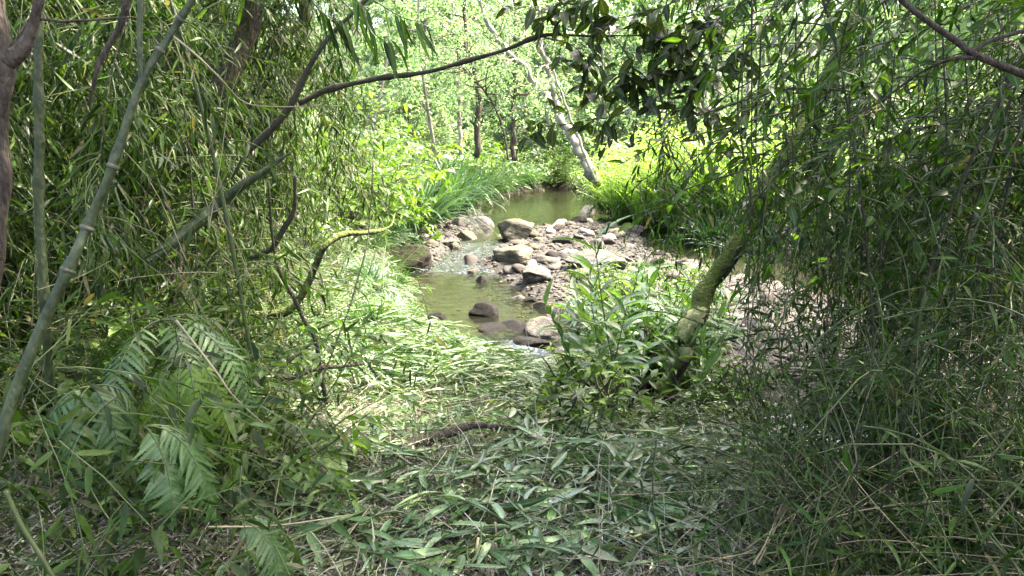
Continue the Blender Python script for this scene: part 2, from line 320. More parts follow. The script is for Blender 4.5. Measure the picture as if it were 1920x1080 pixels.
tr = n.new('ShaderNodeBsdfTransparent'); tr.inputs[0].default_value = (.7, .72, .58, 1); gl = n.new('ShaderNodeBsdfGlossy'); gl.inputs['Roughness'].default_value = .04
l.new(b.outputs[0], gl.inputs['Normal']); fr = n.new('ShaderNodeFresnel'); fr.inputs[0].default_value = 1.42; l.new(b.outputs[0], fr.inputs['Normal'])
mx = n.new('ShaderNodeMixShader'); refl_paint = n.new('ShaderNodeBsdfDiffuse'); refl_paint.inputs[0].default_value = (.12, .135, .085, 1); ms = n.new('ShaderNodeMixShader'); ms.inputs[0].default_value = .05; l.new(tr.outputs[0], ms.inputs[1]); l.new(refl_paint.outputs[0], ms.inputs[2])  # small pale diffuse share paints the bright reflective look of the water
l.new(fr.outputs[0], mx.inputs[0]); l.new(ms.outputs[0], mx.inputs[1]); l.new(gl.outputs[0], mx.inputs[2])
nf = n.new('ShaderNodeTexNoise'); nf.inputs['Scale'].default_value = 28; nf.inputs['Detail'].default_value = 6; nf.inputs['Roughness'].default_value = .7; l.new(mp.outputs[0], nf.inputs[0])
ff = n.new('ShaderNodeMath'); ff.operation = 'MULTIPLY'; l.new(nf.outputs[0], ff.inputs[0]); l.new(a.outputs['Fac'], ff.inputs[1]); rf = ramp(n, [(.45, (0, 0, 0)), (.62, (.6, .6, .6))]); l.new(ff.outputs[0], rf.inputs[0])
fo = n.new('ShaderNodeBsdfDiffuse'); fo.inputs[0].default_value = (.26, .32, .4, 1); mf = n.new('ShaderNodeMixShader'); l.new(rf.outputs[0], mf.inputs[0]); l.new(mx.outputs[0], mf.inputs[1]); l.new(fo.outputs[0], mf.inputs[2])  # foam, its blue white also painting sky glints on the ripples
o = n.new('ShaderNodeOutputMaterial'); l.new(mf.outputs[0], o.inputs[0]); M_water = m
g = Geo(); g.add(np.stack([X, Y, Z], -1), F, rap.ravel())
tag(link('stream_water', g.mesh('stream_water', M_water)), None, None, kind='structure')

# ------------------------------------------------------------------ rocks
IV, IF = ico(5); IVs, IFs = ico(3)
def rock_mesh(seed, mat, rough=1., small=False):
    r = np.random.default_rng(seed); V, Fc = (IVs, IFs) if small else (IV, IF)
    k = r.integers(6, 11); nn = nrm(r.normal(size=(k, 3))); dd = r.uniform(.6, 1.05, k)
    c = np.maximum(V @ nn.T, 1e-3) / dd; p = 22 if rough > .5 else 9
    rad = 1 / ((c ** p).sum(1) ** (1 / p)); rad = np.minimum(rad, 1.35)
    v = V * rad[:, None]; v = v * (1 + (.075 if rough > .5 else .05) * fbm(v, 2.6, seed, 6))[:, None]
    gg = Geo(); gg.add(v, Fc); return gg.mesh('rock', mat)
ROCKS = {k: [rock_mesh(100 * j + s, mt, rg) for s in range(4)] for j, (k, mt, rg) in enumerate((('grey', M_rock, 1), ('brown', M_rockb, 1), ('olive', M_olive, 1), ('wet', M_wet, .4), ('white', M_white, .4), ('dark', M_shaderock, 1)))}
SMALL = [rock_mesh(900 + s, mt, rg, True) for s, (mt, rg) in enumerate([(M_rock, 1), (M_rockb, 1), (M_rock, .4), (M_rockb, .4), (M_olive, 1), (M_wet, .4), (M_rockb, 1), (M_white, 1)])]
HERO = [
 (968, 447, 74, 42, 'olive', 'large olive topped boulder at the head of the rapids, below the far pool', 'boulder'),
 (962, 492, 92, 50, 'olive', 'big pale creased angular boulder in midstream in front of the olive boulder', 'boulder'),
 (748, 500, 96, 70, 'dark', 'overhung bank face under the left bank grass, its shade painted dark', 'boulder'),  # earth bank shown as a rock, overhang shade in its colour
 (876, 456, 30, 30, 'olive', 'small pointed olive stone left of the rapids', 'stone'),
 (906, 540, 28, 22, 'wet', 'small round dark wet stone alone in the green pool', 'stone'),
 (908, 604, 52, 36, 'wet', 'black wet rock at the lower end of the green pool', 'rock'),
 (822, 612, 38, 26, 'wet', 'black wet rock in the pool beside the left bank grass', 'rock'),
 (1024, 588, 46, 34, 'olive', 'square tan stone at the right edge of the green pool', 'stone'),
 (1036, 606, 44, 20, 'brown', 'flat pinkish stone just below the square tan stone', 'stone'),
 (1026, 650, 70, 50, 'grey', 'large grey humped boulder at the pool outlet beside the ginger plants', 'boulder'),
 (968, 634, 84, 24, 'wet', 'dark flat slab left of the humped outlet boulder', 'rock'),
 (1003, 668, 66, 30, 'wet', 'glistening black rock in the white water of the outlet', 'rock'),
 (968, 570, 32, 22, 'grey', 'grey stone standing in the shallows at the pool right side', 'stone'),
 (996, 572, 26, 16, 'wet', 'small dark stone right of the grey shallows stone', 'stone'),
 (1008, 528, 76, 34, 'grey', 'flat grey slab lying on the gravel bar', 'rock'),
 (1112, 508, 100, 50, 'grey', 'broad dull boulder with a grass tuft in the middle of the bar', 'boulder'),
 (1192, 438, 42, 26, 'brown', 'purple brown boulder at the foot of the right bank reeds', 'boulder'),
 (1115, 466, 30, 22, 'grey', 'square grey block on the upper gravel bar', 'stone'),
 (1062, 460, 42, 20, 'wet', 'dark angular rock beside the small cascade', 'rock'),
 (1088, 450, 24, 16, 'grey', 'small dark block behind the square grey block', 'stone'),
 (1040, 430, 24, 14, 'white', 'white sunlit stone on the rim of the far pool', 'stone'),
 (1102, 404, 32, 22, 'white', 'boulder painted sun white at the right end of the far pool', 'boulder'),  # white colour paints a boulder blown out by the sun
 (1168, 492, 36, 24, 'brown', 'reddish block right of the grass tufted boulder', 'stone'),
 (1206, 500, 40, 18, 'brown', 'brown flat stone between reddish block and side channel', 'stone'),
 (1244, 500, 46, 14, 'grey', 'long pale slab along the side channel', 'rock'),
 (1296, 502, 46, 20, 'brown', 'brown rock with a dark underside in the side channel', 'rock'),
 (1266, 528, 62, 32, 'brown', 'rounded brown boulder near the mossy leaning trunk', 'boulder'),
 (838, 462, 36, 22, 'grey', 'flat grey stone in the rubble below the left reeds', 'stone'),
 (852, 474, 28, 18, 'olive', 'small olive stone at the water edge of the left rubble', 'stone'),
 (893, 432, 52, 32, 'grey', 'low grey slab leaning against the olive boulder', 'rock'),
 (862, 424, 34, 20, 'grey', 'grey stone at the top of the left rubble', 'stone'),
 (926, 646, 62, 26, 'wet', 'dark stone half buried in cut grass at the pool outlet', 'stone'),
 (748, 410, 40, 24, 'grey', 'grey stone above the overhung bank face', 'stone'),
 (1060, 424, 30, 16, 'brown', 'low brown stone right of the white rim stone', 'stone'),
 (1085, 418, 30, 16, 'wet', 'low dark stone below the sun white boulder', 'stone'),
 (885, 520, 30, 14, 'brown', 'orange brown stone at the tip of the gravel bar', 'stone'),
]
for k, (px, py, w, h, kind, lab, cat) in enumerate(HERO):
    p = on_ground(px, py); y = p[1]; sx = w / FPX * y / 2; sz = h / FPX * y * .5
    o = link({'boulder': 'boulder', 'stone': 'stone', 'rock': 'rock'}[cat], ROCKS[kind][k % 4])
    o.location = (p[0], p[1] + sx * .6, max(p[2], wz(y) - .06) + sz * (.32 if kind == 'wet' else .2)); o.scale = (sx, sx * R.uniform(.75, 1), sz)
    o.rotation_euler = (R.uniform(-.12, .12), R.uniform(-.12, .12), R.uniform(-.5, .5) + (k % 3) * 2.1); tag(o, lab, cat)
def inside(poly, n, margin=0):
    lo, hi = poly.min(0), poly.max(0); out = np.zeros((0, 2))
    while len(out) < n:
        q = R.uniform(lo, hi, (4 * n, 2)); out = np.vstack([out, q[signed(poly, q[:, 0], q[:, 1]) < margin]])
    return out[:n]
def scatter_stones(poly, n, lo, hi, lab, grp, margin=.1, vis=None):
    q = inside(poly, n * 6, margin)
    if vis is not None: q = q[vis(q)]
    for x, y in q[:n]:
        s = lo * (hi / lo) ** (R.random() ** 1.7); o = link('stone', SMALL[R.integers(len(SMALL))]); z = float(H(x, y))
        o.location = (x, y, z + s * .1); o.scale = (s, s * R.uniform(.65, 1), s * R.uniform(.4, .75)); o.rotation_euler = (R.uniform(-.3, .3), R.uniform(-.3, .3), R.uniform(0, 6.28))
        tag(o, lab, 'stone', grp)
scatter_stones(BAR, 75, .06, .17, 'small loose stone among the rubble of the gravel bar', 'stones on the gravel bar', .25, lambda q: np.abs(q[:, 0] / q[:, 1]) < .32)
scatter_stones(BAR, 62, .07, .24, 'pale stone on the sunlit bar behind the right thicket', 'stones behind the right thicket', 0, lambda q: (q[:, 0] / q[:, 1] > .3) & (q[:, 0] / q[:, 1] < .65))
scatter_stones(BAR, 85, .11, .24, 'rough fist to head sized stone lying on the gravel bar', 'larger stones on the gravel bar', .1, lambda q: (np.abs(q[:, 0] / q[:, 1]) < .3) & (q[:, 1] > 10))
scatter_stones(PILE, 50, .06, .2, 'grey stone in the rubble heap along the left edge of the rapids', 'stones left of the rapids', .2)
g = Geo(); q = np.vstack([inside(BAR, 900, .35), inside(PILE, 160, .3)]); iv, if_ = ico(2); n = len(q); s = .025 * 3.2 ** (R.random(n) ** 1.5)
v = np.stack([iv * (1 + .22 * wave(iv, 2.2, 700 + k % 40))[:, None] for k in range(n)]) * s[:, None, None] * R.uniform(.6, 1.15, (n, 1, 3)) * [1, 1, .6]; a_ = R.uniform(0, 6.28, n)
v = np.stack([v[..., 0] * np.cos(a_)[:, None] - v[..., 1] * np.sin(a_)[:, None], v[..., 0] * np.sin(a_)[:, None] + v[..., 1] * np.cos(a_)[:, None], v[..., 2]], -1) + np.stack([q[:, 0], q[:, 1], H(q[:, 0], q[:, 1]) + s * .15], -1)[:, None]
rm = leaf_mat('rubble', [(0, (.008, .008, .007)), (.5, (.026, .023, .02)), (.85, (.058, .048, .04)), (1, (.12, .11, .097))], .0, .7); g.add(v, ((np.arange(n) * len(iv))[:, None, None] + if_).reshape(-1, 3), np.repeat(R.random(n), len(iv)))
tag(link('rubble', g.mesh('rubble', rm)), 'broken brown and grey rubble between the larger stones of the bar', None, kind='stuff')
g = Geo(); q = inside(BAR, 9000, .45); q = np.vstack([q, inside(PILE, 1500, .3), inside(BED, 1500, -.05)]); iv, if_ = ico(1)
s = .012 * 4.5 ** R.random(len(q)); v = iv[None] * (s[:, None, None] * R.uniform(.6, 1.2, (len(q), 12, 1))) * np.array([1, 1, .6]); ang = R.uniform(0, 6.28, len(q))
v = v + np.stack([q[:, 0], q[:, 1], H(q[:, 0], q[:, 1]) + s * .2], -1)[:, None]
gm = leaf_mat('gravel', [(0, (.008, .008, .007)), (.45, (.028, .026, .022)), (.8, (.062, .052, .043)), (1, (.14, .13, .115))], .0, .75)
g.add(v, ((np.arange(len(q)) * 12)[:, None, None] + if_).reshape(-1, 3), np.repeat(R.random(len(q)), 12))
tag(link('gravel', g.mesh('gravel', gm, False)), 'pinkish grey gravel covering the bar and the stream bed', None, kind='stuff')

# ------------------------------------------------------------------ kinds of plant (meshes at the origin, copied about)
def bamboo_kind(seed, h=3.6, lean=1.2, ntw=70, J=9, L=.15, Wd=.017, tw=.55, mat=M_bam, cm=M_stem, r0=.01, kind='narrow', low=.1, droop=.3, hang=.9, jit=.3):
    global R; keep = R; R = np.random.default_rng(seed)
    a = R.uniform(-.3, .3); pts = [(0, 0, 0), (lean * .1, a * .2, h * .45), (lean * .45, a * .5, h * .85), (lean, a, h), (lean * 1.55, a * 1.3, h * .82), (lean * 1.85, a * 1.5, h * .5)]
    c = curve(pts, 40); g = Geo(); rad = np.linspace(r0, .003, 40); rad[::5] *= 1.3
    tubes(g, c[None], rad[None], 6); culm = g.mesh('culm', cm)
    t = np.sort(low + (1 - low) * R.random(ntw) ** .8)[None]; P, T = along(c[None], t); P, T = P[0], T[0]
    D = nrm(R.normal(size=(ntw, 3)) * [1, 1, .35] + T * .4); pa = twigs(P, D, tw * R.uniform(.5, 1.5, ntw), 7, droop, .14)
    g = Geo(); tubes(g, pa, np.linspace(.004, .0012, 7)[None], 3, mat=1, cap=False)
    leaf_twigs(g, pa, J, L, Wd, .6, hang, .5, kind, jit=jit); fo = g.mesh('foliage', [mat, M_stem]); R = keep
    return [('culm', culm), ('foliage', fo)]
def reed_kind(seed, n=260, h=1.5, Wd=.035, sp=.5, mat=M_reed, r=.45, bm=2.):
    global R; keep = R; R = np.random.default_rng(seed)
    an = R.uniform(0, 6.28, n); rr = r * np.sqrt(R.random(n)); P = np.stack([rr * np.cos(an), rr * np.sin(an), np.zeros(n)], -1)
    D = np.stack([np.cos(an) * sp * R.uniform(.2, 1.2, n), np.sin(an) * sp * R.uniform(.2, 1.2, n), np.ones(n)], -1) + R.normal(size=(n, 3)) * .15
    g = Geo(); N = np.cross(np.cross(D, [0, 0, 1.]) + R.normal(size=(n, 3)) * .1, D); leaves(g, P, D, N, h * R.uniform(.45, 1.15, n), Wd * R.uniform(.6, 1.2, n), R.uniform(.3, bm, n), .3, None, 'long')
    R = keep; return [('blades', g.mesh('blades', mat))]
def ginger_kind(seed, n=1, h=1.1, J=9, L=.3, Wd=.055, r=.0, lean=.25, mat=M_ging):
    global R; keep = R; R = np.random.default_rng(seed)
    an = R.uniform(0, 6.28, n); P = np.stack([r * np.sqrt(R.random(n)) * np.cos(an), r * np.sqrt(R.random(n)) * np.sin(an), 0 * an], -1)
    D = np.stack([np.cos(an) * lean, np.sin(an) * lean, np.ones(n)], -1) + R.normal(size=(n, 3)) * .08
    pa = twigs(P, D, h * R.uniform(.7, 1.1, n), 9, .05, .04)
    g = Geo(); tubes(g, pa, np.linspace(.009, .003, 9)[None], 5); st = g.mesh('stem', M_stem)
    g = Geo(); t = np.linspace(.25, 1, J)[None] + R.uniform(-.02, .02, (n, J)); Q, T = along(pa, t); az = R.uniform(0, 6.28, (n, 1)) + np.arange(J)[None] * math.pi + R.normal(size=(n, J)) * .25
    side = np.stack([np.cos(az), np.sin(az), 0 * az], -1); Dl = T * R.uniform(.4, .9, (n, J, 1)) + side * R.uniform(.5, 1, (n, J, 1)); N = T - side * .4
    k = n * J; sc = R.uniform(.7, 1.15, k); leaves(g, Q.reshape(-1, 3), Dl.reshape(-1, 3), N.reshape(-1, 3) + R.normal(size=(k, 3)) * .1, L * sc, Wd * sc, R.uniform(.3, 1.3, k), .35, None, 'long')
    R = keep; return [('stem', st), ('leaves', g.mesh('leaves', mat))]
def shrub_kind(seed, h=1.2, nb=14, tw=5, J=8, L=.11, Wd=.045, mat=M_shrub, kind='broad', spread=.7, up=.9, br=.012):
    global R; keep = R; R = np.random.default_rng(seed)
    D = R.normal(size=(nb, 3)) * [spread, spread, .2] + [0, 0, up]; pa = twigs(np.zeros((nb, 3)) + R.normal(size=(nb, 3)) * [.08, .08, 0], D, h * R.uniform(.6, 1.2, nb), 8, .05, .12)
    g = Geo(); tubes(g, pa, np.linspace(br, br * .3, 8)[None], 4); br = g.mesh('branches', M_twig)
    P, T = along(pa, R.uniform(.3, 1, (nb, tw))); P = P.reshape(-1, 3); T = T.reshape(-1, 3)
    p2 = twigs(P, T * .6 + R.normal(size=P.shape) * .7, h * .35 * R.uniform(.5, 1.3, len(P)), 6, .12, .12)
    g = Geo(); tubes(g, p2, np.linspace(.004, .0015, 6)[None], 3, mat=1, cap=False); leaf_twigs(g, p2, J, L, Wd, .9, .25, .5, kind)
    R = keep; return [('branches', br), ('foliage', g.mesh('foliage', [mat, M_stem]))]
def tree_kind(seed, h=14, r0=.11, nl=22, ntw=15, J=24, L=.2, Wd=.1, bark=M_bark, mat=M_far, low=.12, wide=3.6, kind='diamond', wob=.35):
    global R; keep = R; R = np.random.default_rng(seed)
    z = np.linspace(0, 1, 7); c = curve(np.stack([np.cumsum(R.normal(size=7)) * wob, np.cumsum(R.normal(size=7)) * wob, z * h * .92], -1) * [[min(1, 1)] * 3], 26); c -= c[0] * [1, 1, 0]
    g = Geo(); tubes(g, c[None], (r0 * (1 - z[0]) * np.linspace(1, .15, 26))[None], 7)
    t = np.sort(R.uniform(low, 1, nl)); P, T = along(c[None], t[None]); P = P[0]; an = np.arange(nl) * 2.4 + R.normal(size=nl) * .4
    D = np.stack([np.cos(an), np.sin(an), R.uniform(.15, .8, nl)], -1); pa = twigs(P, D, wide * (1.15 - t * .75) * R.uniform(.7, 1.25, nl), 9, .02, .13)
    tubes(g, pa, (np.linspace(1, .25, 9)[None] * (r0 * .4 * (1.1 - t * .7))[:, None]), 5); tk = g.mesh('trunk', bark)
    Q, T2 = along(pa, R.uniform(.25, 1, (nl, ntw))); Q = Q.reshape(-1, 3); p2 = twigs(Q, T2.reshape(-1, 3) * .5 + R.normal(size=Q.shape) * .8, wide * .35 * R.uniform(.5, 1.3, len(Q)), 6, .1, .15)
    g = Geo(); leaf_twigs(g, p2, J, L, Wd, .9, .35, .4, kind, .05, jit=.5); R = keep
    return [('trunk', tk), ('crown', g.mesh('crown', mat))]
def frond(g, path, n=22, L=.14, Wd=.026, mat=0, kind='fern', droop=.25, hang=.5):
    t = np.linspace(.18, .99, n); P, T = along(path[None], t[None]); P, T = P[0], T[0]
    side = nrm(np.cross(T, [0, 0, 1.])); nn = np.cross(side, T); k = np.sin(np.clip(t * 1.15 - .02, 0, 1) * math.pi) ** .6
    for s in (1, -1):
        leaves(g, P, side * s + T * .35 + np.array([0, 0, -hang]) * R.uniform(.5, 1.2, (n, 1)) + R.normal(size=(n, 3)) * .06, nn + R.normal(size=(n, 3)) * .1, L * k * R.uniform(.85, 1.1, n) + .01, Wd, R.uniform(.1, .7, n) * droop * 3, .1, None, kind, mat)
def fern(loc, nf, length, label, mat=M_fern, L=.13, Wd=.025, az=None, up=.9, droop=.22, hang=.5, n=22, group=None):
    t = thing('fern', loc, label, 'fern', group)
    for k in range(nf):
        a = (az[k] if az else k * 2.4 + R.uniform(-.4, .4)); le = length * R.uniform(.8, 1.15)
        p = twigs(np.zeros((1, 3)), np.array([[math.cos(a), math.sin(a), up * R.uniform(.7, 1.3)]]), le, 12, droop, .03)
        g = Geo(); tubes(g, p, np.linspace(.004, .001, 12)[None], 4, mat=1); frond(g, p[0], n, L, Wd, hang=hang); link('frond', g.mesh('frond', [mat, M_stem]), t)
    return t
# hero stems along pixel paths
def stem(name, pp, r, mat, label, cat, sides=8, n=40, nodes=(), group=None, extra=None):
    c = curve([at(*q) for q in pp], n); base = c[np.argmin(c[:, 2])].copy()
    if mat not in (M_culm, M_straw, M_stem): c = c + np.stack([wave(c, 14, 1), wave(c, 14, 2), wave(c, 14, 3)], -1) * (.35 * max(r))
    rad = np.interp(np.linspace(0, 1, n), np.linspace(0, 1, len(r)), r)
    for nd in nodes: rad = rad * (1 + .38 * np.exp(-((np.linspace(0, 1, n) - nd) * n / 1.0) ** 2))
    if mat not in (M_culm, M_straw, M_stem): rad = rad * (1 + .13 * wave(c, 30, 8))
    t = thing(name, base, label, cat, group); g = Geo(); tubes(g, (c - base)[None], rad[None], sides); link('stem' if cat != 'tree' else 'trunk', g.mesh('stem', mat), t)
    return t, c, base


def ground_at(x, y): return (x, y, float(H(x, y)))
def pxg(px, py): return tuple(on_ground(px, py))
# ------------------------------------------------------------------ the forest behind
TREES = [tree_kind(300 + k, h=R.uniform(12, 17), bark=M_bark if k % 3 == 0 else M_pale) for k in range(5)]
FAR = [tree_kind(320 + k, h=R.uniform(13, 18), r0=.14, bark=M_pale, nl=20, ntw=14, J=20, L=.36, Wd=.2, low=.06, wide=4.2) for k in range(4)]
spots = []
for k in range(4000):
    y = 34 + 62 * R.random() ** .8; x = R.uniform(-.8, .8) * y
    if float(signed(BED, x, y)) < 2.5 or any((x - a) ** 2 + (y - b) ** 2 < (2.3 + .03 * y) ** 2 for a, b in spots): continue
    if abs(x / y - .07) < .06 and y < 40: continue
    spots.append((x, y))
    if len(spots) >= 110: break
for k, (x, y) in enumerate(spots):
    d = y > 48
    place('tree', (FAR if d else TREES)[k % (4 if d else 5)], ground_at(x, y), 'tall leafy tree in the far forest wall beyond the stream' if d else 'slender tree with an airy crown standing behind the far pool',
          'tree', 'trees of the far forest' if d else 'trees behind the far pool', R.uniform(0, 6.28), R.uniform(.8, 1.2), (R.uniform(-.06, .06), R.uniform(-.06, .06)))
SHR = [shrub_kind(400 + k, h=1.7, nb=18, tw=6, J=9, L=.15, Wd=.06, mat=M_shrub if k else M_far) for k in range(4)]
FLOOR = Geo(); q = np.stack([R.uniform(-60, 60, 90000), 18 + 75 * R.random(90000)], -1); q = q[(signed(BED, q[:, 0], q[:, 1]) > .5) & (np.abs(q[:, 0]) < .78 * q[:, 1])]
P = np.stack([q[:, 0], q[:, 1], H(q[:, 0], q[:, 1])], -1); n = len(P)
leaves(FLOOR, P + np.abs(R.normal(size=(n, 1))) * [0, 0, .3] * sm(10, 50, P[:, 1:2]) * 3, R.normal(size=(n, 3)) * [1, 1, .4] + [0, 0, .4], R.normal(size=(n, 3)) * .5 + [0, 0, 1], R.uniform(.15, .5, n) * (.6 + P[:, 1] / 50), R.uniform(.05, .14, n) * (.6 + P[:, 1] / 50), R.uniform(.2, 1.2, n), .25, None, 'narrow')
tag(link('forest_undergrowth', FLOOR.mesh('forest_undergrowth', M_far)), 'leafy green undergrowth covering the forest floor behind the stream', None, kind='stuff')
n_ = 0
for k in range(3000):
    y = R.uniform(16, 62); x = R.uniform(-.75, .75) * y; s_ = float(signed(BED, x, y))
    if s_ < .9 or (-.17 < x / y < .01 and y < 37) or (.1 < x / y < .33 and y < 27): continue
    place('shrub', SHR[n_ % 4], ground_at(x, y), 'leafy green shrub in the sunlit undergrowth behind the stream', 'shrub', 'shrubs behind the stream', R.uniform(0, 6.28), R.uniform(.8, 1.7)); n_ += 1
    if n_ >= 260: break
# leaning and upright trunks one can tell apart
def far_tree(pp, r, mat, lab, crown=True, seed=0):
    t, c, b = stem('tree', pp, r, mat, lab, 'tree', 8, 40)
    if crown:
        global R; keep = R; R = np.random.default_rng(seed)
        P, T = along(c[None], R.uniform(.45, 1, (1, 26))); P = P[0] - b; pa = twigs(P, R.normal(size=(26, 3)) * [1, 1, .5] + [0, 0, .4], R.uniform(1, 2.4, 26), 8, .06, .15)
        g = Geo(); tubes(g, pa, np.linspace(.03, .006, 8)[None], 4); link('limbs', g.mesh('limbs', mat), t)
        Q, T2 = along(pa, R.uniform(.3, 1, (26, 6))); Q = Q.reshape(-1, 3); p2 = twigs(Q, T2.reshape(-1, 3) + R.normal(size=Q.shape) * .8, 1., 6, .12, .15)
        g = Geo(); leaf_twigs(g, p2, 12, .14, .06, .9, .4, .4, 'diamond', .05, jit=.5); link('crown', g.mesh('crown', M_far), t); R = keep
far_tree([(1112, 340, 27), (1085, 285, 27), (1058, 235, 27), (1035, 190, 27.5), (1010, 165, 28), (975, 118, 28), (930, 75, 28), (900, 5, 28), (880, -80, 28)], (.2, .13, .1, .05), M_pale, 'pale crooked tree leaning left over the far pool', True, 1)
far_tree([(1120, 345, 26.6), (1090, 290, 26.8), (1062, 240, 27), (1040, 180, 27), (1020, 105, 27), (1008, 20, 27), (1000, -80, 27)], (.18, .11, .08, .04), M_pale, 'pale straight companion of the crooked leaning tree', True, 2)
far_tree([(1118, 342, 26), (1100, 300, 26), (1075, 235, 26), (1050, 170, 26), (1035, 120, 26)], (.06, .05, .03), M_pale, 'thin pale sapling leaning against the crooked tree', False)
far_tree([(963, 300, 33), (962, 240, 33), (964, 180, 33), (968, 90, 33), (960, -60, 33)], (.12, .11, .09, .05), M_bark, 'thick brown trunk rising behind the left reeds', True, 3)
far_tree([(953, 300, 32), (945, 250, 32), (930, 205, 32), (900, 160, 32), (860, 120, 32)], (.05, .04, .03), M_bark, 'dark thin tree bending left before the thick brown trunk', True, 4)
far_tree([(893, 290, 34), (895, 230, 34), (897, 180, 34), (890, 140, 34), (878, 100, 34), (870, 30, 34), (880, -60, 34)], (.14, .13, .1, .06), M_bark, 'grey trunk with a kink above the left reeds', True, 5)
far_tree([(864, 290, 36), (862, 230, 36), (860, 170, 36), (848, 110, 36), (850, 0, 36)], (.1, .09, .06), M_pale, 'slim pale trunk left of the kinked grey trunk', True, 6)
far_tree([(1345, 330, 30), (1343, 240, 30), (1345, 160, 30), (1348, 80, 30), (1352, -40, 30)], (.25, .2, .17, .12), M_pale, 'sunlit whitish trunk above the right reeds', True, 7)
far_tree([(1328, 330, 32), (1325, 220, 32), (1322, 150, 32), (1330, 60, 32), (1326, -40, 32)], (.14, .12, .09), M_pale, 'thin whitish trunk left of the sunlit whitish trunk', True, 8)
far_tree([(1394, 340, 20), (1398, 250, 20), (1402, 160, 20), (1408, 60, 20), (1415, -40, 20)], (.07, .06, .05, .04), M_pale, 'slim grey tree at the left edge of the right thicket', False)

# ------------------------------------------------------------------ reeds, gingers and shrubs along the stream
REED = [reed_kind(500 + k, 170, 1.7, .07, .75) for k in range(3)]
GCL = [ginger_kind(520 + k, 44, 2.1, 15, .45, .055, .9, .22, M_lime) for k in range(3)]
for k, (px, py) in enumerate([(840, 402), (872, 388), (905, 374), (800, 420), (930, 362), (835, 372), (880, 358), (770, 430), (960, 352), (905, 345), (850, 340), (985, 347), (820, 355), (790, 395), (870, 372), (925, 350)]):
    place('reed_clump', REED[k % 3], pxg(px, py), 'arching blue green reeds drooping over the left bank by the far pool', 'reeds', 'reeds on the left bank', R.uniform(0, 6.28), R.uniform(.95, 1.3))
for k, (px, py, s, lab) in enumerate([(1270, 432, 1.05, 'tall leafy ginger clump standing at the edge of the right bank'), (1205, 415, .95, 'ginger clump behind the purple brown boulder'), (1335, 428, 1.1, 'ginger clump right of the tallest one, above bent grass'),
                                      (1150, 402, .7, 'low bright clump beside the sun white boulder'), (1240, 408, 1.15, 'second row ginger clump behind the right bank'), (1310, 405, 1.2, 'second row ginger clump near the whitish trunks'), (1385, 420, 1.2, 'ginger clump half hidden by the right thicket'), (1190, 392, 1.1, 'far ginger clump behind the sun white boulder')]):
    p = pxg(px, py); place('ginger_clump', GCL[k % 3], p, lab, 'ginger', None, R.uniform(0, 6.28), s)
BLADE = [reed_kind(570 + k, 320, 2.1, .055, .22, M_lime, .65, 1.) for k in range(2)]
for k, (px, py, s_) in enumerate([(1175, 410, .75), (1225, 418, .95), (1290, 425, 1.05), (1345, 430, 1.05), (1260, 412, 1.1), (1390, 425, 1.), (1320, 412, 1.15), (1150, 395, .8)]):
    place('reed_clump', BLADE[k % 2], pxg(px, py), 'tall bright strap leaved clump on the sunlit right bank', 'reeds', 'bright reeds on the right bank', k * 1.9, s_)
for k, (px, py) in enumerate([(1300, 462), (1335, 470), (1370, 478), (1410, 486), (1340, 455), (1390, 465)]):
    place('grass_tuft', REED[k % 3], pxg(px, py), 'bent pale grass flopping toward the side channel', 'grass tuft', 'bent grass on the right bank', R.uniform(0, 6.28), R.uniform(.45, .7), (0, -.7))
for k, (px, py) in enumerate([(752, 470), (772, 455), (735, 510), (740, 545), (725, 590), (700, 470), (725, 455), (770, 440), (745, 440), (690, 540), (700, 620)]):
    place('grass_tuft', REED[k % 3], pxg(px, py), 'green grass tuft drooping over the left edge of the near pool', 'grass tuft', 'grass on the left edge', R.uniform(0, 6.28), R.uniform(.24, .36), (.1, .6))
place('grass_tuft', reed_kind(560, 60, .7, .02, .7, M_shrub, .2), pxg(1120, 500), 'small green tuft growing on the broad dull boulder', 'grass tuft')
LB = [shrub_kind(430 + k, h=1.5, nb=16, tw=6, J=8, L=.16, Wd=.065) for k in range(2)]
for k, (px, py, s) in enumerate([(735, 405, .9), (690, 420, 1.1), (720, 375, 1.2), (640, 430, 1.1), (600, 470, 1.0)]):
    place('shrub', LB[k % 2], pxg(px, py), 'bright broad leaved shrub on the left bank above the overhung bank face', 'shrub', 'shrubs on the left bank', R.uniform(0, 6.28), s)
for k, (px, py, s) in enumerate([(1000, 347, .8), (1030, 345, .9), (1060, 343, .8), (1085, 345, 1), (1015, 340, 1.2), (1050, 338, 1.3), (1135, 385, .6), (1150, 395, .7), (1140, 370, .9), (1125, 355, 1), (1100, 350, .9)]):
    place('shrub', SHR[k % 4], pxg(px, py), 'pale green shrub trailing into the far pool', 'shrub', 'shrubs around the far pool', k * 1.3, s * 1.1)
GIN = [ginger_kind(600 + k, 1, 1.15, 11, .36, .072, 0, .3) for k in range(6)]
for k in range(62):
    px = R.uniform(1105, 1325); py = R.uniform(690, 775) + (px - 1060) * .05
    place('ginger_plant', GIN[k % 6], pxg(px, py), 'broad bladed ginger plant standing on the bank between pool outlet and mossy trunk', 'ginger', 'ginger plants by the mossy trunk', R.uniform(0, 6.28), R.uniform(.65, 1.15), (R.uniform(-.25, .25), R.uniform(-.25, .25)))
HERB = [shrub_kind(640 + k, h=.45, nb=9, tw=3, J=6, L=.09, Wd=.035, mat=M_shrub) for k in range(3)]
for k in range(26):
    px = R.uniform(1040, 1400); py = R.uniform(700, 820)
    place('herb', HERB[k % 3], pxg(px, py), 'small leafy herb at the foot of the ginger plants', 'herb', 'herbs below the ginger plants', R.uniform(0, 6.28), R.uniform(.6, 1.3))

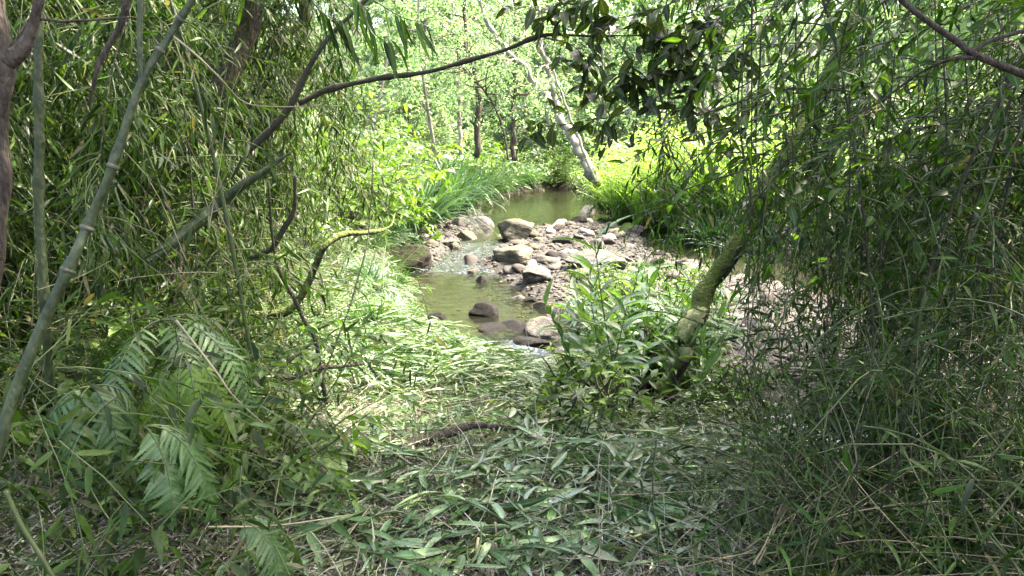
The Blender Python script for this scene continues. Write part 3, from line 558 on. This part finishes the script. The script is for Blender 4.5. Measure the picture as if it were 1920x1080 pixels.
for k in range(30):
    px = R.uniform(1085, 1360); py = R.uniform(520, 640)
    place('herb', HERB[k % 3], pxg(px, py), 'green weed rooted among the stones of the gravel bar', 'weed', 'weeds on the gravel bar', R.uniform(0, 6.28), R.uniform(.5, 1.1))
for k in range(14):
    px = R.uniform(1100, 1380); py = R.uniform(505, 660)
    place('grass_tuft', REED[k % 3], pxg(px, py), 'thin grass tuft rooted among the stones of the gravel bar', 'grass tuft', 'grass on the gravel bar', R.uniform(0, 6.28), R.uniform(.15, .3))
# ------------------------------------------------------------------ left thicket
BAM = [bamboo_kind(700 + k, R.uniform(3., 4.2), R.uniform(.8, 1.6), 105, 10, .145, .0175, .55, droop=.26, hang=.65, jit=.4) for k in range(5)]
n_ = 0
while n_ < 52:
    y = R.uniform(3.6, 11); u = R.uniform(-.95, -.33); x = u * y
    ang = R.uniform(0, 6.28); s_ = R.uniform(.75, 1.15)
    if x + 2.5 * s_ * math.cos(ang) > -.2 * y - .1: continue
    place('bamboo', BAM[n_ % 5], ground_at(x, y), 'drooping green bamboo in the dense thicket on the left bank', 'bamboo', 'bamboos of the left thicket', ang, s_, (R.uniform(-.1, .1), R.uniform(-.1, .1))); n_ += 1
LF = [bamboo_kind(760 + k, R.uniform(2.8, 3.8), R.uniform(.5, 1.2), 120, 10, .13, .017, .5, M_bam, M_twig, .008, droop=.22, hang=.6, jit=.45) for k in range(4)]
n_ = 0
while n_ < 60:
    y = R.uniform(4, 13); x = R.uniform(-.95, -.3) * y; ang = R.uniform(0, 6.28); s_ = R.uniform(.7, 1.15)
    if x + 1.9 * s_ * math.cos(ang) > -.2 * y - .1: continue
    place('bamboo', LF[n_ % 4], ground_at(x, y), 'fine twigged bamboo filling the dark back of the left thicket', 'bamboo', 'fine bamboos of the left thicket', ang, s_, (R.uniform(-.15, .15), R.uniform(-.15, .15))); n_ += 1
t, c, b = stem('bamboo', [(-20, 900, 2.0), (20, 760, 2.05), (75, 620, 2.1), (135, 490, 2.15), (170, 410, 2.2), (205, 330, 2.2), (265, 155, 2.25), (320, 65, 2.3), (365, -10, 2.3), (420, -120, 2.3)], (.0185, .0155, .0132, .0105, .008), M_culm, 'thick mottled bamboo cane leaning diagonally across the left side', 'bamboo', 10, 80, (.32, .43, .58, .735, .83))
for u in (.32, .43, .58, .735, .83):
    j = int(u * 79); d = nrm(c[j + 1] - c[j]); rr = np.interp(u, [0, .25, .5, .75, 1], (.0185, .0155, .0132, .0105, .008)); q = c[j] - b + d * np.linspace(-.009, .009, 6)[:, None]
    g = Geo(); tubes(g, q[None], (rr * np.array([1.02, 1.3, 1.5, 1.42, 1.35, 1.02]))[None], 12); link('node', g.mesh('node', M_node), t)
def side_branch(t, b, pp, r, mat=M_culm, leaf=None, name='branch'):
    c = curve([at(*q) for q in pp], 24) - b; g = Geo(); tubes(g, c[None], np.linspace(r[0], r[1], 24)[None], 6)
    if leaf: leaf_twigs(g, c[None], leaf[0], leaf[1], leaf[2], .6, .7, .5, leaf[3] if len(leaf) > 3 else 'narrow', leaf[4] if len(leaf) > 4 else .4, 1)
    link(name, g.mesh(name, [mat, M_broad]), t)
side_branch(t, b, [(266, 153, 2.25), (262, 90, 2.25), (263, 0, 2.25), (263, -90, 2.25)], (.0085, .007))
side_branch(t, b, [(322, 66, 2.3), (370, 105, 2.3), (415, 150, 2.35), (455, 190, 2.4), (510, 200, 2.4), (640, 198, 2.4)], (.004, .0015), M_straw, (9, .11, .014))
stem('tree', [(-35, 640, 2.6), (-12, 460, 2.6), (0, 330, 2.6), (-4, 200, 2.6), (6, 110, 2.6), (0, -60, 2.6)], (.034, .03, .024, .03, .016), M_bark, 'brown knobbly trunk at the left border', 'tree', 10)
side_branch(*[(lambda q: (q[0], q[2]))(stem('branch', [(12, 115, 2.6), (45, 95, 2.6), (70, 50, 2.6), (80, -40, 2.6)], (.03, .02, .014), M_bark, 'dark forked limb rising from the brown knobbly trunk', 'branch'))][0], [(20, 100, 2.6), (60, 40, 2.6), (130, 40, 2.6), (250, 32, 2.6)], (.008, .003), M_bark)
stem('bamboo', [(95, 760, 3.0), (84, 560, 2.9), (73, 380, 2.9), (74, 250, 2.9), (72, 120, 2.9), (76, -40, 2.9)], (.017, .017, .015), M_culm, 'dark upright cane beside the brown knobbly trunk', 'bamboo', 8, 50, (.2, .45, .7))
stem('dead_branch', [(165, 195, 3), (190, 120, 3), (225, 50, 3), (245, -30, 3)], (.006, .012, .016), M_bark, 'broken dead branch hanging above the leaning cane', 'branch')
stem('branch', [(437, 335, 4.2), (467, 282, 4.2), (523, 232, 4.2), (587, 118, 4.2), (633, 58, 4.2), (690, -10, 4.2)], (.004, .02, .014, .011), M_twig, 'dark branch rising diagonally through the left thicket', 'branch')
stem('bamboo', [(270, 495, 3.8), (330, 450, 3.9), (400, 392, 4), (440, 358, 4), (500, 318, 4), (545, 285, 4)], (.03, .033, .03, .02, .004), M_culm, 'fat grey broken cane lying aslant in the left thicket', 'bamboo', 10, 40, (.35,))
stem('branch', [(440, 592, 5), (500, 590, 5), (540, 580, 5), (570, 545, 5), (590, 500, 5), (610, 460, 5), (640, 442, 5.1), (690, 438, 5.3), (730, 425, 5.6), (745, 400, 5.8)], (.024, .03, .026, .022, .016, .004), M_barkm, 'curved mossy limb looping like a hook beside the left bank', 'branch', 8, 60)
stem('sapling', [(612, 760, 4.6), (604, 715, 4.6), (590, 640, 4.6), (568, 600, 4.6), (550, 555, 4.6), (520, 500, 4.6), (508, 430, 4.6), (505, 340, 4.6)], (.016, .014, .012, .008), M_twig, 'dark crooked sapling crossing behind the hooked limb', 'sapling', 6, 50)
stem('branch', [(470, 485, 4.7), (510, 465, 4.7), (535, 420, 4.7), (550, 385, 4.7), (553, 330, 4.7)], (.02, .016, .01), M_twig, 'short upturned branch left of the hooked limb', 'branch', 6)
stem('vine', [(520, 880, 3.6), (580, 760, 3.9), (640, 620, 4.3), (672, 520, 4.6), (690, 440, 4.8), (700, 300, 5)], (.005, .005, .004), M_twig, 'thin dark vine slanting up at the edge of the left thicket', 'vine', 5)
stem('branch', [(480, 770, 4), (530, 690, 4.2), (580, 648, 4.3)], (.01, .012, .008), M_twig, 'short dark stick leaning in the grass below the crooked sapling', 'stick', 6)
stem('branch', [(460, 715, 4.2), (540, 708, 4.4), (600, 692, 4.5), (680, 680, 4.7)], (.018, .016, .008), M_bark, 'bare branch lying along the ground beneath the crooked sapling', 'branch', 6)
SPR = [shrub_kind(780 + k, h=1.5, nb=15, tw=6, J=9, L=.14, Wd=.02, mat=M_bam, kind='narrow', spread=.5, br=.004) for k in range(4)]
n_ = 0
while n_ < 70:
    y = R.uniform(3.6, 14); x = R.uniform(-.9, -.34) * y
    place('bamboo_seedling', SPR[n_ % 4], ground_at(x, y), 'young bamboo shoot filling the floor of the left thicket', 'bamboo', 'young bamboo of the left thicket', R.uniform(0, 6.28), R.uniform(.6, 1.2)); n_ += 1
# low plants, ferns and undergrowth at the left
for k, (px, py, s) in enumerate([(370, 560, 1.2), (300, 500, 1.3), (420, 520, 1.1), (240, 600, 1.1), (340, 640, 1.), (180, 640, 1.2), (90, 600, 1.2), (30, 680, 1.1), (420, 690, .8), (250, 720, .9)]):
    p = at(px, py, R.uniform(3.2, 5.2)); place('shrub', [LB, HERB][k % 2][k % 2], (p[0], p[1], float(H(p[0], p[1]))), 'leafy understorey shrub in the shade of the left thicket', 'shrub', 'understorey of the left thicket', R.uniform(0, 6.28), s * (.5 if k % 2 == 0 else 1.1))
fern(at(170, 725, 2.5), 6, .28, 'big blue green fern beside the base of the leaning cane', M_fern, .098, .021, [-.1, -.75, -1.5, 3.6, -2.3, .5], .3, .25, .8, 11)
fern(at(345, 660, 2.9), 5, .62, 'bright yellow green fern with hanging fronds behind the blue green fern', M_fernlit, .1, .022, [-1.4, -1.8, -1., -2.4, -.3], .2, .45, .6)
fern(at(270, 800, 2.3), 4, .42, 'pale fern reaching right below the blue green fern', M_fern, .1, .022, [-.3, .1, -.8, .5], .4, .3, .5)
fern(at(430, 975, 2.4), 3, .42, 'small silvery fern alone on the brown litter', M_fern, .09, .02, [.2, .7, -.4], .5, .3, .4)
fern(at(300, 600, 3.1), 6, .75, 'feathery pale fern in the middle of the left undergrowth', M_fern, .12, .022, [-.2, .3, -.8, 2.8, -1.6, .8], .4, .25, .4)
fern(at(1560, 1085, 2.3), 4, .3, 'small bright fern at the bottom of the right thicket', M_fernlit, .07, .018, [1.6, .6, 2.6, 3.6], .4, .3, .3, 16)
fern(at(1180, 840, 4.4), 3, .35, 'little fern lying among the cut leaves', M_fern, .08, .018, [.1, 2.9, -.9], .15, .2, .1, 16)
def volume(n, u0, u1, y0, y1, z0, z1, pw=1.):
    y = R.uniform(y0, y1, n); x = R.uniform(u0, u1, n) * y; return np.stack([x, y, H(x, y) + z0 + (z1 - z0) * R.random(n) ** pw], -1)
g = Geo(); q = volume(1500, -.85, -.33, 2., 10, 0, .9, 1.6); pa = twigs(q, R.normal(size=q.shape) * [1, 1, .6] + [.2, 0, .3], R.uniform(.2, .7, len(q)), 6, .15, .15)
tubes(g, pa, np.linspace(.003, .001, 6)[None], 3, mat=1, cap=False); leaf_twigs(g, pa, 7, .1, .022, .8, .3, .5, 'narrow')
q = volume(500, -.85, -.3, 2.6, 9, 0, 1.4, 1.5); pa = twigs(q, R.normal(size=q.shape) * [.6, .6, 1] + [0, 0, .3], R.uniform(.2, .8, len(q)), 6, .08, .12); tubes(g, pa, np.linspace(.002, .001, 6)[None], 3, mat=2, cap=False)
tag(link('undergrowth', g.mesh('undergrowth', [M_bam, M_stem, M_straw])), 'tangled leafy undergrowth and dry stems filling the left thicket', None, kind='stuff')

# ------------------------------------------------------------------ right thicket
RB = [bamboo_kind(800 + k, R.uniform(2.7, 3.7), R.uniform(.8, 1.5), 100, 9, .088, .0155, .6, M_fine, M_twig, .006, droop=.38, hang=.4, jit=.5) for k in range(5)]
n_ = 0
while n_ < 48:
    y = R.uniform(3., 7.); u = R.uniform(.42, 1.05); x = u * y; ang = R.uniform(0, 6.28); s_ = R.uniform(.75, 1.1)
    if x + 2.3 * s_ * math.cos(ang) < .37 * y + .1: continue
    place('bamboo', RB[n_ % 5], ground_at(x, y), 'fine leaved bamboo hanging in the dark thicket on the right', 'bamboo', 'bamboos of the right thicket', ang, s_, (R.uniform(-.1, .1), R.uniform(-.1, .1))); n_ += 1
t, c, b = stem('tree', [(1235, 740, 6.3), (1262, 690, 6.3), (1300, 600, 6.4), (1345, 510, 6.5), (1400, 410, 6.6), (1450, 320, 6.8), (1540, 170, 7.1), (1640, -60, 7.5)], (.095, .082, .085, .078, .075, .07, .06), M_barkm, 'mossy trunk leaning right beyond the ginger plants', 'tree', 12, 60)
for ft, s in [(.255, .075), (.3, .08), (.215, .06)]:
    cc = c[int(ft * 59)]; px = ft * 1000; tv = nrm(c[int(ft * 59) + 1] - cc)
    v = IVs * (1 + .16 * fbm(IVs * 3, 3, int(px), 3))[:, None] * s * [.9, .8, 1.]; v = v + (v @ tv)[:, None] * tv * .6; g = Geo(); g.add(v + cc + [-.012, -.05, .012] - b, IFs); link('lichen_patch', g.mesh('lichen_patch', M_lichen), t)
g = Geo(); P, T = along(c[None], R.uniform(.5, .98, (1, 170))); P = P[0] - b + R.normal(size=(170, 3)) * .05; pa = twigs(P, R.normal(size=(170, 3)) + [0, 0, -.4], R.uniform(.1, .35, 170), 5, .3, .1)
tubes(g, pa, np.linspace(.002, .001, 5)[None], 3, mat=1, cap=False); leaf_twigs(g, pa, 6, .08, .014, .7, .5); link('ivy', g.mesh('ivy', [M_fine, M_stem]), t)
for k, (x, y, a_) in enumerate([(2.7, 5.2, -.3), (2.9, 5.9, .5), (2.5, 4.6, .2), (3.1, 6.4, 2.4), (2.75, 5.6, 1.2), (2.3, 4.2, -.8), (3.4, 6.2, 3.0), (3.2, 5.4, 2.8), (2.6, 6.3, .0)]):
    place('bamboo', RB[k % 5], ground_at(x, y), 'fine leaved bamboo hanging in the dark thicket on the right', 'bamboo', 'bamboos of the right thicket', a_, .72 + .05 * (k % 4))
for k in range(14):
    y = R.uniform(4.6, 6.9); x = R.uniform(.4, .56) * y
    place('bamboo', RB[k % 5], ground_at(x, y), 'fine leaved bamboo hanging in the dark thicket on the right', 'bamboo', 'bamboos of the right thicket', R.uniform(-1.2, 1.2), R.uniform(.55, .8))
for k in range(22):
    px = 1395 + 24 * k + R.uniform(-12, 12); Y = R.uniform(3.2, 4.8); y0 = R.uniform(-30, 250); y1 = R.uniform(640, 900); dx = R.uniform(-90, 60)
    c = curve([at(px, y0, Y), at(px + dx * .2 + R.uniform(-15, 15), y0 + (y1 - y0) * .35, Y), at(px + dx * .6 + R.uniform(-15, 15), y0 + (y1 - y0) * .7, Y), at(px + dx, y1, Y)], 30); b = c[0].copy(); c = c - b
    t = thing('bamboo_shoot', b, 'thin dark hanging shoot with sparse small leaves in the right thicket', 'bamboo', 'hanging shoots of the right thicket'); g = Geo(); tubes(g, c[None], np.linspace(.004, .0012, 30)[None], 5); link('stem', g.mesh('stem', M_twig), t)
    Q, T = along(c[None], R.uniform(.1, 1, (1, 16))); p2 = twigs(Q[0], T[0] * .5 + R.normal(size=(16, 3)) * .8, R.uniform(.1, .35, 16), 6, .12, .12); g = Geo(); tubes(g, p2, np.linspace(.0015, .0007, 6)[None], 3, mat=1, cap=False)
    leaf_twigs(g, p2, 6, .085, .014, .8, .35, .5, jit=.4); link('foliage', g.mesh('foliage', [M_fine, M_twig]), t)
# broad leaved tree overhead at the right and its branches
t = thing('tree', at(1960, 160, 3.2), 'broad leaved tree reaching its forked branch in from the top right', 'tree'); b = np.array(t.location)
for pp, r in [([(1990, 170, 2.5), (1920, 140, 2.5), (1830, 103, 2.5), (1790, 75, 2.5), (1740, 40, 2.5), (1690, 0, 2.5), (1650, -50, 2.5)], (.014, .008)), ([(1822, 96, 2.5), (1860, 75, 2.5), (1930, 55, 2.5)], (.008, .006)),
              ([(1830, 108, 2.5), (1780, 112, 2.5), (1720, 140, 2.6), (1650, 190, 2.7), (1570, 235, 2.8)], (.007, .003)), ([(1570, -30, 3.6), (1520, 60, 3.6), (1440, 150, 3.7), (1390, 190, 3.7)], (.006, .002))]:
    c = curve([at(*q) for q in pp], 30) - b; g = Geo(); tubes(g, c[None], np.linspace(*r, 30)[None], 8); link('branch', g.mesh('branch', M_bark), t)
q = np.array([at(R.uniform(1400, 2000), R.uniform(-80, 330) - 0, R.uniform(3, 5.2)) for _ in range(170)]) - b
pa = twigs(q, R.normal(size=q.shape) * .4 + [-.8, 0, -.25], R.uniform(.35, .8, len(q)), 8, .1, .1); g = Geo(); tubes(g, pa, np.linspace(.004, .0015, 8)[None], 4, mat=1); leaf_twigs(g, pa, 10, .088, .032, .85, .1, .5, 'broad', .1, jit=.4)
link('foliage', g.mesh('foliage', [M_broad, M_twig]), t)
for pp, lab in [([(1412, 50, 3.4), (1395, 110, 3.4), (1384, 180, 3.4), (1386, 240, 3.4), (1400, 320, 3.4), (1412, 420, 3.4)], 'thin dark vine hanging in a bow left of the straight vine'), ([(1427, 50, 3.4), (1424, 150, 3.4), (1418, 240, 3.4), (1420, 320, 3.4), (1432, 430, 3.4)], 'straight thin dark vine hanging by the bowed vine')]:
    stem('vine', pp, (.004, .0035), M_twig, lab, 'vine', 5)
# dark insect eaten spray over the middle
t, c, b = stem('branch', [(560, 195, 4.5), (620, 168, 4.5), (700, 147, 4.5), (770, 141, 4.45), (860, 118, 4.4), (950, 91, 4.35), (1020, 69, 4.3), (1080, 66, 4.3), (1150, 67, 4.3)], (.018, .015, .012, .01, .006), M_twig, 'long bare branch crossing the top of the view from the left thicket', 'branch', 8, 60, (.14, .3, .36, .52, .7))
t = thing('branch', at(1300, -40, 4.2), 'dark spray of insect eaten leaves hanging over the middle of the stream', 'branch'); b = np.array(t.location)
for pp in [[(1330, -30, 4.2), (1250, 10, 4.2), (1150, 35, 4.2), (1060, 30, 4.2), (985, 15, 4.2)], [(1150, 67, 4.3), (1180, 110, 4.2), (1200, 170, 4.2), (1250, 195, 4.2), (1320, 205, 4.2), (1385, 235, 4.2)], [(1150, 67, 4.3), (1230, 68, 4.2), (1320, 90, 4.2), (1400, 110, 4.2)],
           [(1020, 70, 4.3), (1080, 90, 4.2), (1130, 160, 4.2)], [(1260, -30, 4.1), (1240, 30, 4.1), (1200, 90, 4.1), (1170, 150, 4.1)], [(1420, -20, 4.1), (1330, 60, 4.1), (1270, 120, 4.1), (1230, 150, 4.1)], [(1420, 40, 4.1), (1370, 110, 4.1), (1310, 160, 4.1), (1290, 210, 4.1)], [(1220, 180, 4.2), (1160, 215, 4.2), (1110, 225, 4.2), (1010, 240, 4.2)],
           [(1180, -30, 4.1), (1110, 0, 4.1), (1050, 10, 4.1)], [(1350, -30, 4.1), (1330, 30, 4.1), (1290, 60, 4.1), (1240, 70, 4.1)]]:
    c = curve([at(*q) for q in pp], 16) - b; g = Geo(); tubes(g, c[None], np.linspace(.004, .0015, 16)[None], 4, mat=1)
    Q, T = along(c[None], R.uniform(.15, 1, (1, 9))); p2 = np.concatenate([c[None, ::2], twigs(Q[0], T[0] + R.normal(size=(9, 3)) * [.8, .5, .6], R.uniform(.1, .25, 9), 8, .08, .12)])
    tubes(g, p2[1:], np.linspace(.002, .001, 8)[None], 3, mat=1, cap=False); leaf_twigs(g, p2, 5, .12, .048, .8, .3, .6, 'broad', .2, 0, None, .1, jit=.45); link('leafy_twig', g.mesh('leafy_twig', [M_dark, M_twig]), t)
t = thing('bamboo', at(780, 30, 3.6), 'bright bamboo twig with long hanging blades at the top centre', 'bamboo'); b = np.array(t.location)
for pp in [[(640, -40, 3.6), (700, 0, 3.6), (760, 35, 3.6), (800, 40, 3.6)], [(600, -40, 3.6), (660, 20, 3.6), (710, 70, 3.6), (735, 75, 3.6)], [(560, -40, 3.5), (600, 20, 3.5), (640, 40, 3.5)], [(640, -60, 3.4), (660, -10, 3.4), (690, 20, 3.4)]]:
    c = curve([at(*q) for q in pp], 12) - b; g = Geo(); tubes(g, c[None], np.linspace(.004, .0015, 12)[None], 4, mat=1); leaf_twigs(g, c[None], 9, .2, .026, .25, 2.2, .4, 'blade', .45, jit=.15); link('leafy_twig', g.mesh('leafy_twig', [M_broad, M_stem]), t)
# grasses and stems below the right thicket
SEED = [shrub_kind(880 + k, h=1.25, nb=14, tw=5, J=6, L=.085, Wd=.012, mat=M_fine, kind='narrow', spread=.5, br=.0035) for k in range(4)]
for k in range(26):
    y = R.uniform(2.3, 3.8); x = R.uniform(.42, .95) * y
    if x < 1.3 and y > 4.6: continue
    place('bamboo_seedling', SEED[k % 4], ground_at(x, y), 'young thin leaved bamboo shoot at the foot of the right thicket', 'bamboo', 'young bamboo below the right thicket', R.uniform(0, 6.28), R.uniform(.6, 1.15))
g = Geo(); q = volume(620, .34, .95, 2., 3.9, 0, .05); D = R.normal(size=q.shape) * [.35, .35, .1] + [0, 0, 1]; pa = twigs(q, D, R.uniform(.2, 1.1, len(q)), 8, .12, .12)
tubes(g, pa, np.linspace(.003, .001, 8)[None], 3, mat=1, cap=False); leaf_twigs(g, pa, 6, .09, .012, .7, .4, .6)
q = volume(450, .3, .95, 2., 4, 0, .4); pa = twigs(q, R.normal(size=q.shape) * [1, 1, .35], R.uniform(.3, 1.2, len(q)), 6, .04, .06); tubes(g, pa, np.linspace(.0028, .0012, 6)[None], 3, mat=2, cap=False)
tag(link('tall_grass', g.mesh('tall_grass', [M_fine, M_stem, M_straw])), 'tangle of thin grass stems and dry stalks below the right thicket', None, kind='stuff')
for k, (px, py, Y, s) in enumerate([(1890, 900, 2.6, .6), (1930, 800, 2.7, .75), (1870, 960, 2.5, .5)]):
    p = at(px, py, Y); place('shrub', shrub_kind(860 + k, .7, 12, 4, 7, .14, .045, M_dark), (p[0], p[1], float(H(p[0], p[1]))), 'very dark broad leaved bush at the right border', 'shrub', 'dark bushes at the right border', k * 2., s)
for k, (pp, lab) in enumerate([([(1450, 1075, 2.3), (1550, 1000, 2.5), (1700, 900, 2.9), (1920, 840, 3.)], 'long dry pale stalk rising to the right across the lower right corner'), ([(1390, 1040, 2.5), (1560, 975, 2.6), (1750, 955, 2.7), (1940, 905, 2.8)], 'straight dry stalk lying low across the right foreground'), ([(1560, 860, 2.8), (1640, 950, 2.6), (1730, 1030, 2.4)], 'bent straw stalk hanging down in the right foreground'),
              ([(10, 920, 1.6), (40, 985, 1.6), (75, 1040, 1.6), (110, 1100, 1.6)], 'pale green cut cane at the lower left corner'), ([(330, 600, 2.2), (400, 690, 2.2), (440, 745, 2.2), (500, 800, 2.3)], 'thin straw coloured stem slanting beside the yellow green fern'), ([(390, 988, 2.3), (520, 985, 2.4), (660, 965, 2.6)], 'pale straw lying level on the litter at the lower left')]):
    stem('stalk', pp, (.0035, .003, .002) if k != 3 else (.006, .005), M_straw if k != 3 else M_stem, lab, 'stalk', 6)

# ------------------------------------------------------------------ the cut bank in front
def fore(n, m=.15, ymin=1.9, ymax=8.2, u0=-.78, u1=.72):
    y = ymin + (ymax - ymin) * R.random(n) ** 1.2; x = R.uniform(u0, u1, n) * y; k = signed(BED, x, y) > m; x, y = x[k], y[k]; return np.stack([x, y, H(x, y)], -1)
g = Geo(); q = fore(105000); n = len(q); D = R.normal(size=(n, 3)) * [1, 1, .25]; leaves(g, q + [0, 0, .01] + np.abs(R.normal(size=(n, 1))) * [0, 0, .025], D, R.normal(size=(n, 3)) * .5 + [0, 0, 1], R.uniform(.012, .06, n), R.uniform(.003, .013, n), .8, .3, None, 'diamond')
q = fore(21000); pa = twigs(q + [0, 0, .02], R.normal(size=q.shape) * [1, 1, .25], R.uniform(.06, .4, len(q)), 5, .02, .12); pa[:, :, 2] = np.maximum(pa[:, :, 2], H(pa[:, :, 0], pa[:, :, 1]) + .004); tubes(g, pa, R.uniform(.0006, .002, (len(q), 1)), 3, R.random(len(q)) * .8, cap=False)
q = fore(850, .15, 2.5, 7); pa = twigs(q + [0, 0, .03], R.normal(size=q.shape) * [1, 1, .12] + [.3, 0, .05], R.uniform(.25, .8, len(q)), 7, .03, .08); pa[:, :, 2] = np.maximum(pa[:, :, 2], H(pa[:, :, 0], pa[:, :, 1]) + .006); tubes(g, pa, R.uniform(.0012, .003, (len(q), 1)), 4, R.uniform(.35, .78, len(q)), cap=False)
tag(link('leaf_litter', g.mesh('leaf_litter', M_litter)), 'brown and grey litter of chopped stems and dead leaves on the bank', None, kind='stuff')
# flattened blades: a combed heap near the lip, thinner in front
g = Geo()
def laid(n, ctr, sx, sy, az, spread, L, Wd, lift):
    y = ctr[1] + R.normal(size=n) * sy; x = ctr[0] + R.normal(size=n) * sx; k = (signed(BED, x, y) > -.1) & (y > 1.8); x, y = x[k], y[k]; n = len(x); a = az + R.normal(size=n) * spread + .9 * wave(np.stack([x, y], -1), 1.7, 61) + .5 * wave(np.stack([x, y], -1), 4, 62)
    D = np.stack([np.cos(a), np.sin(a), R.uniform(-.05, .25, n)], -1); leaves(g, np.stack([x, y, H(x, y) + R.uniform(.01, lift, n)], -1), D, R.normal(size=(n, 3)) * .55 + [0, 0, 1], L * R.uniform(.5, 1.3, n), Wd * R.uniform(.5, 1.3, n), R.uniform(0, 1.7, n), R.uniform(-.2, .9, (n, 1)), None, 'blade')
for ctr, n, sx, sy, az, spr, L, Wd, lift in [((690, 650), 1100, .7, .7, -.2, .5, .34, .026, .2), ((830, 690), 1300, .7, .45, -.25, .5, .34, .026, .2), ((940, 720), 800, .6, .4, .1, .7, .3, .026, .12), ((740, 590), 1100, .5, 1., -.4, .6, .35, .02, .2), ((700, 520), 1500, .7, 1.3, -.6, .8, .35, .016, .2), ((640, 600), 1100, .6, .9, -.4, .8, .3, .018, .15),
                                             ((1180, 850), 1200, .6, .55, .3, .7, .25, .032, .1), ((1080, 800), 800, .6, .5, .5, .9, .26, .03, .08), ((1280, 920), 320, .4, .4, -.4, 1., .24, .036, .1), ((900, 860), 420, .9, .7, 0, 1.6, .2, .026, .06), ((950, 960), 420, .8, .4, 0, 1.6, .2, .03, .06), ((640, 800), 380, .5, .6, -.5, 1., .24, .026, .08)]:
    p = on_ground(*ctr); laid(int(n * (.7 if ctr[1] < 740 else .5)), p, sx, sy, az, spr, L, Wd, lift); laid(int(n * (1.7 if ctr[1] < 740 else .7)), p, sx * 1.25, sy * 1.25, az, spr * 1.4, L * .6, Wd * .55, lift)
q = fore(8500, .0, 1.9, 7.6); n = len(q); q = q[(q[:, 0] / q[:, 1] > -.4) & (q[:, 0] / q[:, 1] < .4)]; n = len(q); a_ = .2 + .9 * wave(q[:, :2], 1.3, 71) + R.normal(size=n) * .6
leaves(g, q + np.abs(R.normal(size=(n, 1))) * [0, 0, .04], np.stack([np.cos(a_), np.sin(a_), R.uniform(-.05, .2, n)], -1), R.normal(size=(n, 3)) * .5 + [0, 0, 1], R.uniform(.12, .36, n), R.uniform(.006, .014, n), R.uniform(0, 1.4, n), .3, None, 'blade')
tag(link('cut_grass', g.mesh('cut_grass', M_cut)), 'flattened and cut green blades combed over the bank', None, kind='stuff')
# cut ginger stalks, each with its leaves, lying about
def cut_kind(seed, h=.7, J=9, L=.22, Wd=.038):
    global R; keep = R; R = np.random.default_rng(seed)
    x = np.linspace(0, h, 10); c = np.stack([x, .06 * np.sin(x * 4 + seed), .015 + .02 * np.sin(x * 5)], -1); g = Geo(); tubes(g, c[None], np.linspace(.008, .003, 10)[None], 6); st = g.mesh('stem', M_stem)
    P, T = along(c[None], np.linspace(.2, 1, J)[None]); P, T = P[0], T[0]; sg = np.where(np.arange(J) % 2, 1, -1)[:, None]
    D = T * R.uniform(.5, 1.2, (J, 1)) + np.array([0, 1., 0]) * sg * R.uniform(.2, .8, (J, 1)) + [0, 0, .1] + R.normal(size=(J, 3)) * [.1, .1, .08]
    g = Geo(); leaves(g, P, D, np.array([0, 0, 1.]) + R.normal(size=(J, 3)) * [.5, .5, .1], L * R.uniform(.6, 1.15, J), Wd * R.uniform(.7, 1.15, J), R.uniform(.2, .9, J), R.uniform(.1, .8, (J, 1)), None, 'long'); R = keep
    return [('stem', st), ('leaves', g.mesh('leaves', M_cut))]
CUT = [cut_kind(900 + k) for k in range(6)]
for k in range(95):
    px, py = R.uniform(560, 1380), R.uniform(690, 1075)
    if k < 8: px, py = [(840, 985), (930, 1000), (1010, 1000), (1190, 960), (1150, 930), (1290, 1030), (1230, 870), (1120, 1010)][k]
    p = pxg(px, py); place('cut_ginger_stalk', CUT[k % 6], (p[0], p[1], p[2] + .03), 'cut ginger stalk with limp green leaves lying on the litter', 'ginger stalk', 'cut ginger stalks on the bank', R.uniform(0, 6.28), R.uniform(.6, 1.1), (R.uniform(-.15, .15), R.uniform(-.12, .05)))
g = Geo(); q = fore(420, .3, 2.2, 7, -.15, .45); pa = np.stack([q, q + R.normal(size=q.shape) * [.02, .02, 0] + np.stack([0 * q[:, 0], 0 * q[:, 0], R.uniform(.03, .12, len(q))], -1)], 1); tubes(g, pa, .006, 5, R.random(len(q)))
tag(link('stubble', g.mesh('stubble', M_straw)), 'short upright stubble left where the ginger was cut', None, kind='stuff')
g = Geo(); q = fore(3600); D = R.normal(size=q.shape) * [.7, .7, .2] + [0, 0, .8]; pa = twigs(q, D, R.uniform(.04, .16, len(q)), 5, .05, .1); tubes(g, pa, .0012, 3, mat=1, cap=False); leaf_twigs(g, pa, 5, .028, .012, .9, .1, .5, 'broad', .4)
tag(link('ground_cover', g.mesh('ground_cover', [M_shrub, M_stem])), 'small green seedlings sprouting through the litter', None, kind='stuff')
c, _ = None, None
stem('log', [(690, 862, 4.0), (760, 838, 4.1), (830, 820, 4.2), (900, 800, 4.3), (1000, 806, 4.3)], (.02, .03, .026, .012), M_bark, 'grey rotten log half sunk in the litter of the bank', 'log', 8)

# ------------------------------------------------------------------ trees added around the bank, mostly out of view, to shade it
SHT = [tree_kind(950 + k, h=11, r0=.13, nl=24, ntw=15, J=22, L=.2, Wd=.1, low=.45, wide=2.5) for k in range(2)]
for k, (x, y, lean) in enumerate([(4.4, 4.2, -.14), (5.6, 5.0, -.35), (4.2, 2.2, -.05), (-2.35, 5.7, .05), (6.6, 3.2, 0), (8.6, 9.4, -.55), (-4.2, 6.0, 0), (-3.2, 9.4, .1), (-6.5, 9.5, 0), (-5.5, 1.5, 0)]):
    place('tree', SHT[k % 2], ground_at(x, y), 'tall slender tree added beside the bank to shade the cut grass', 'tree', 'trees added around the bank for shade', R.uniform(-.3, .3), R.uniform(.9, 1.05), (0, lean))
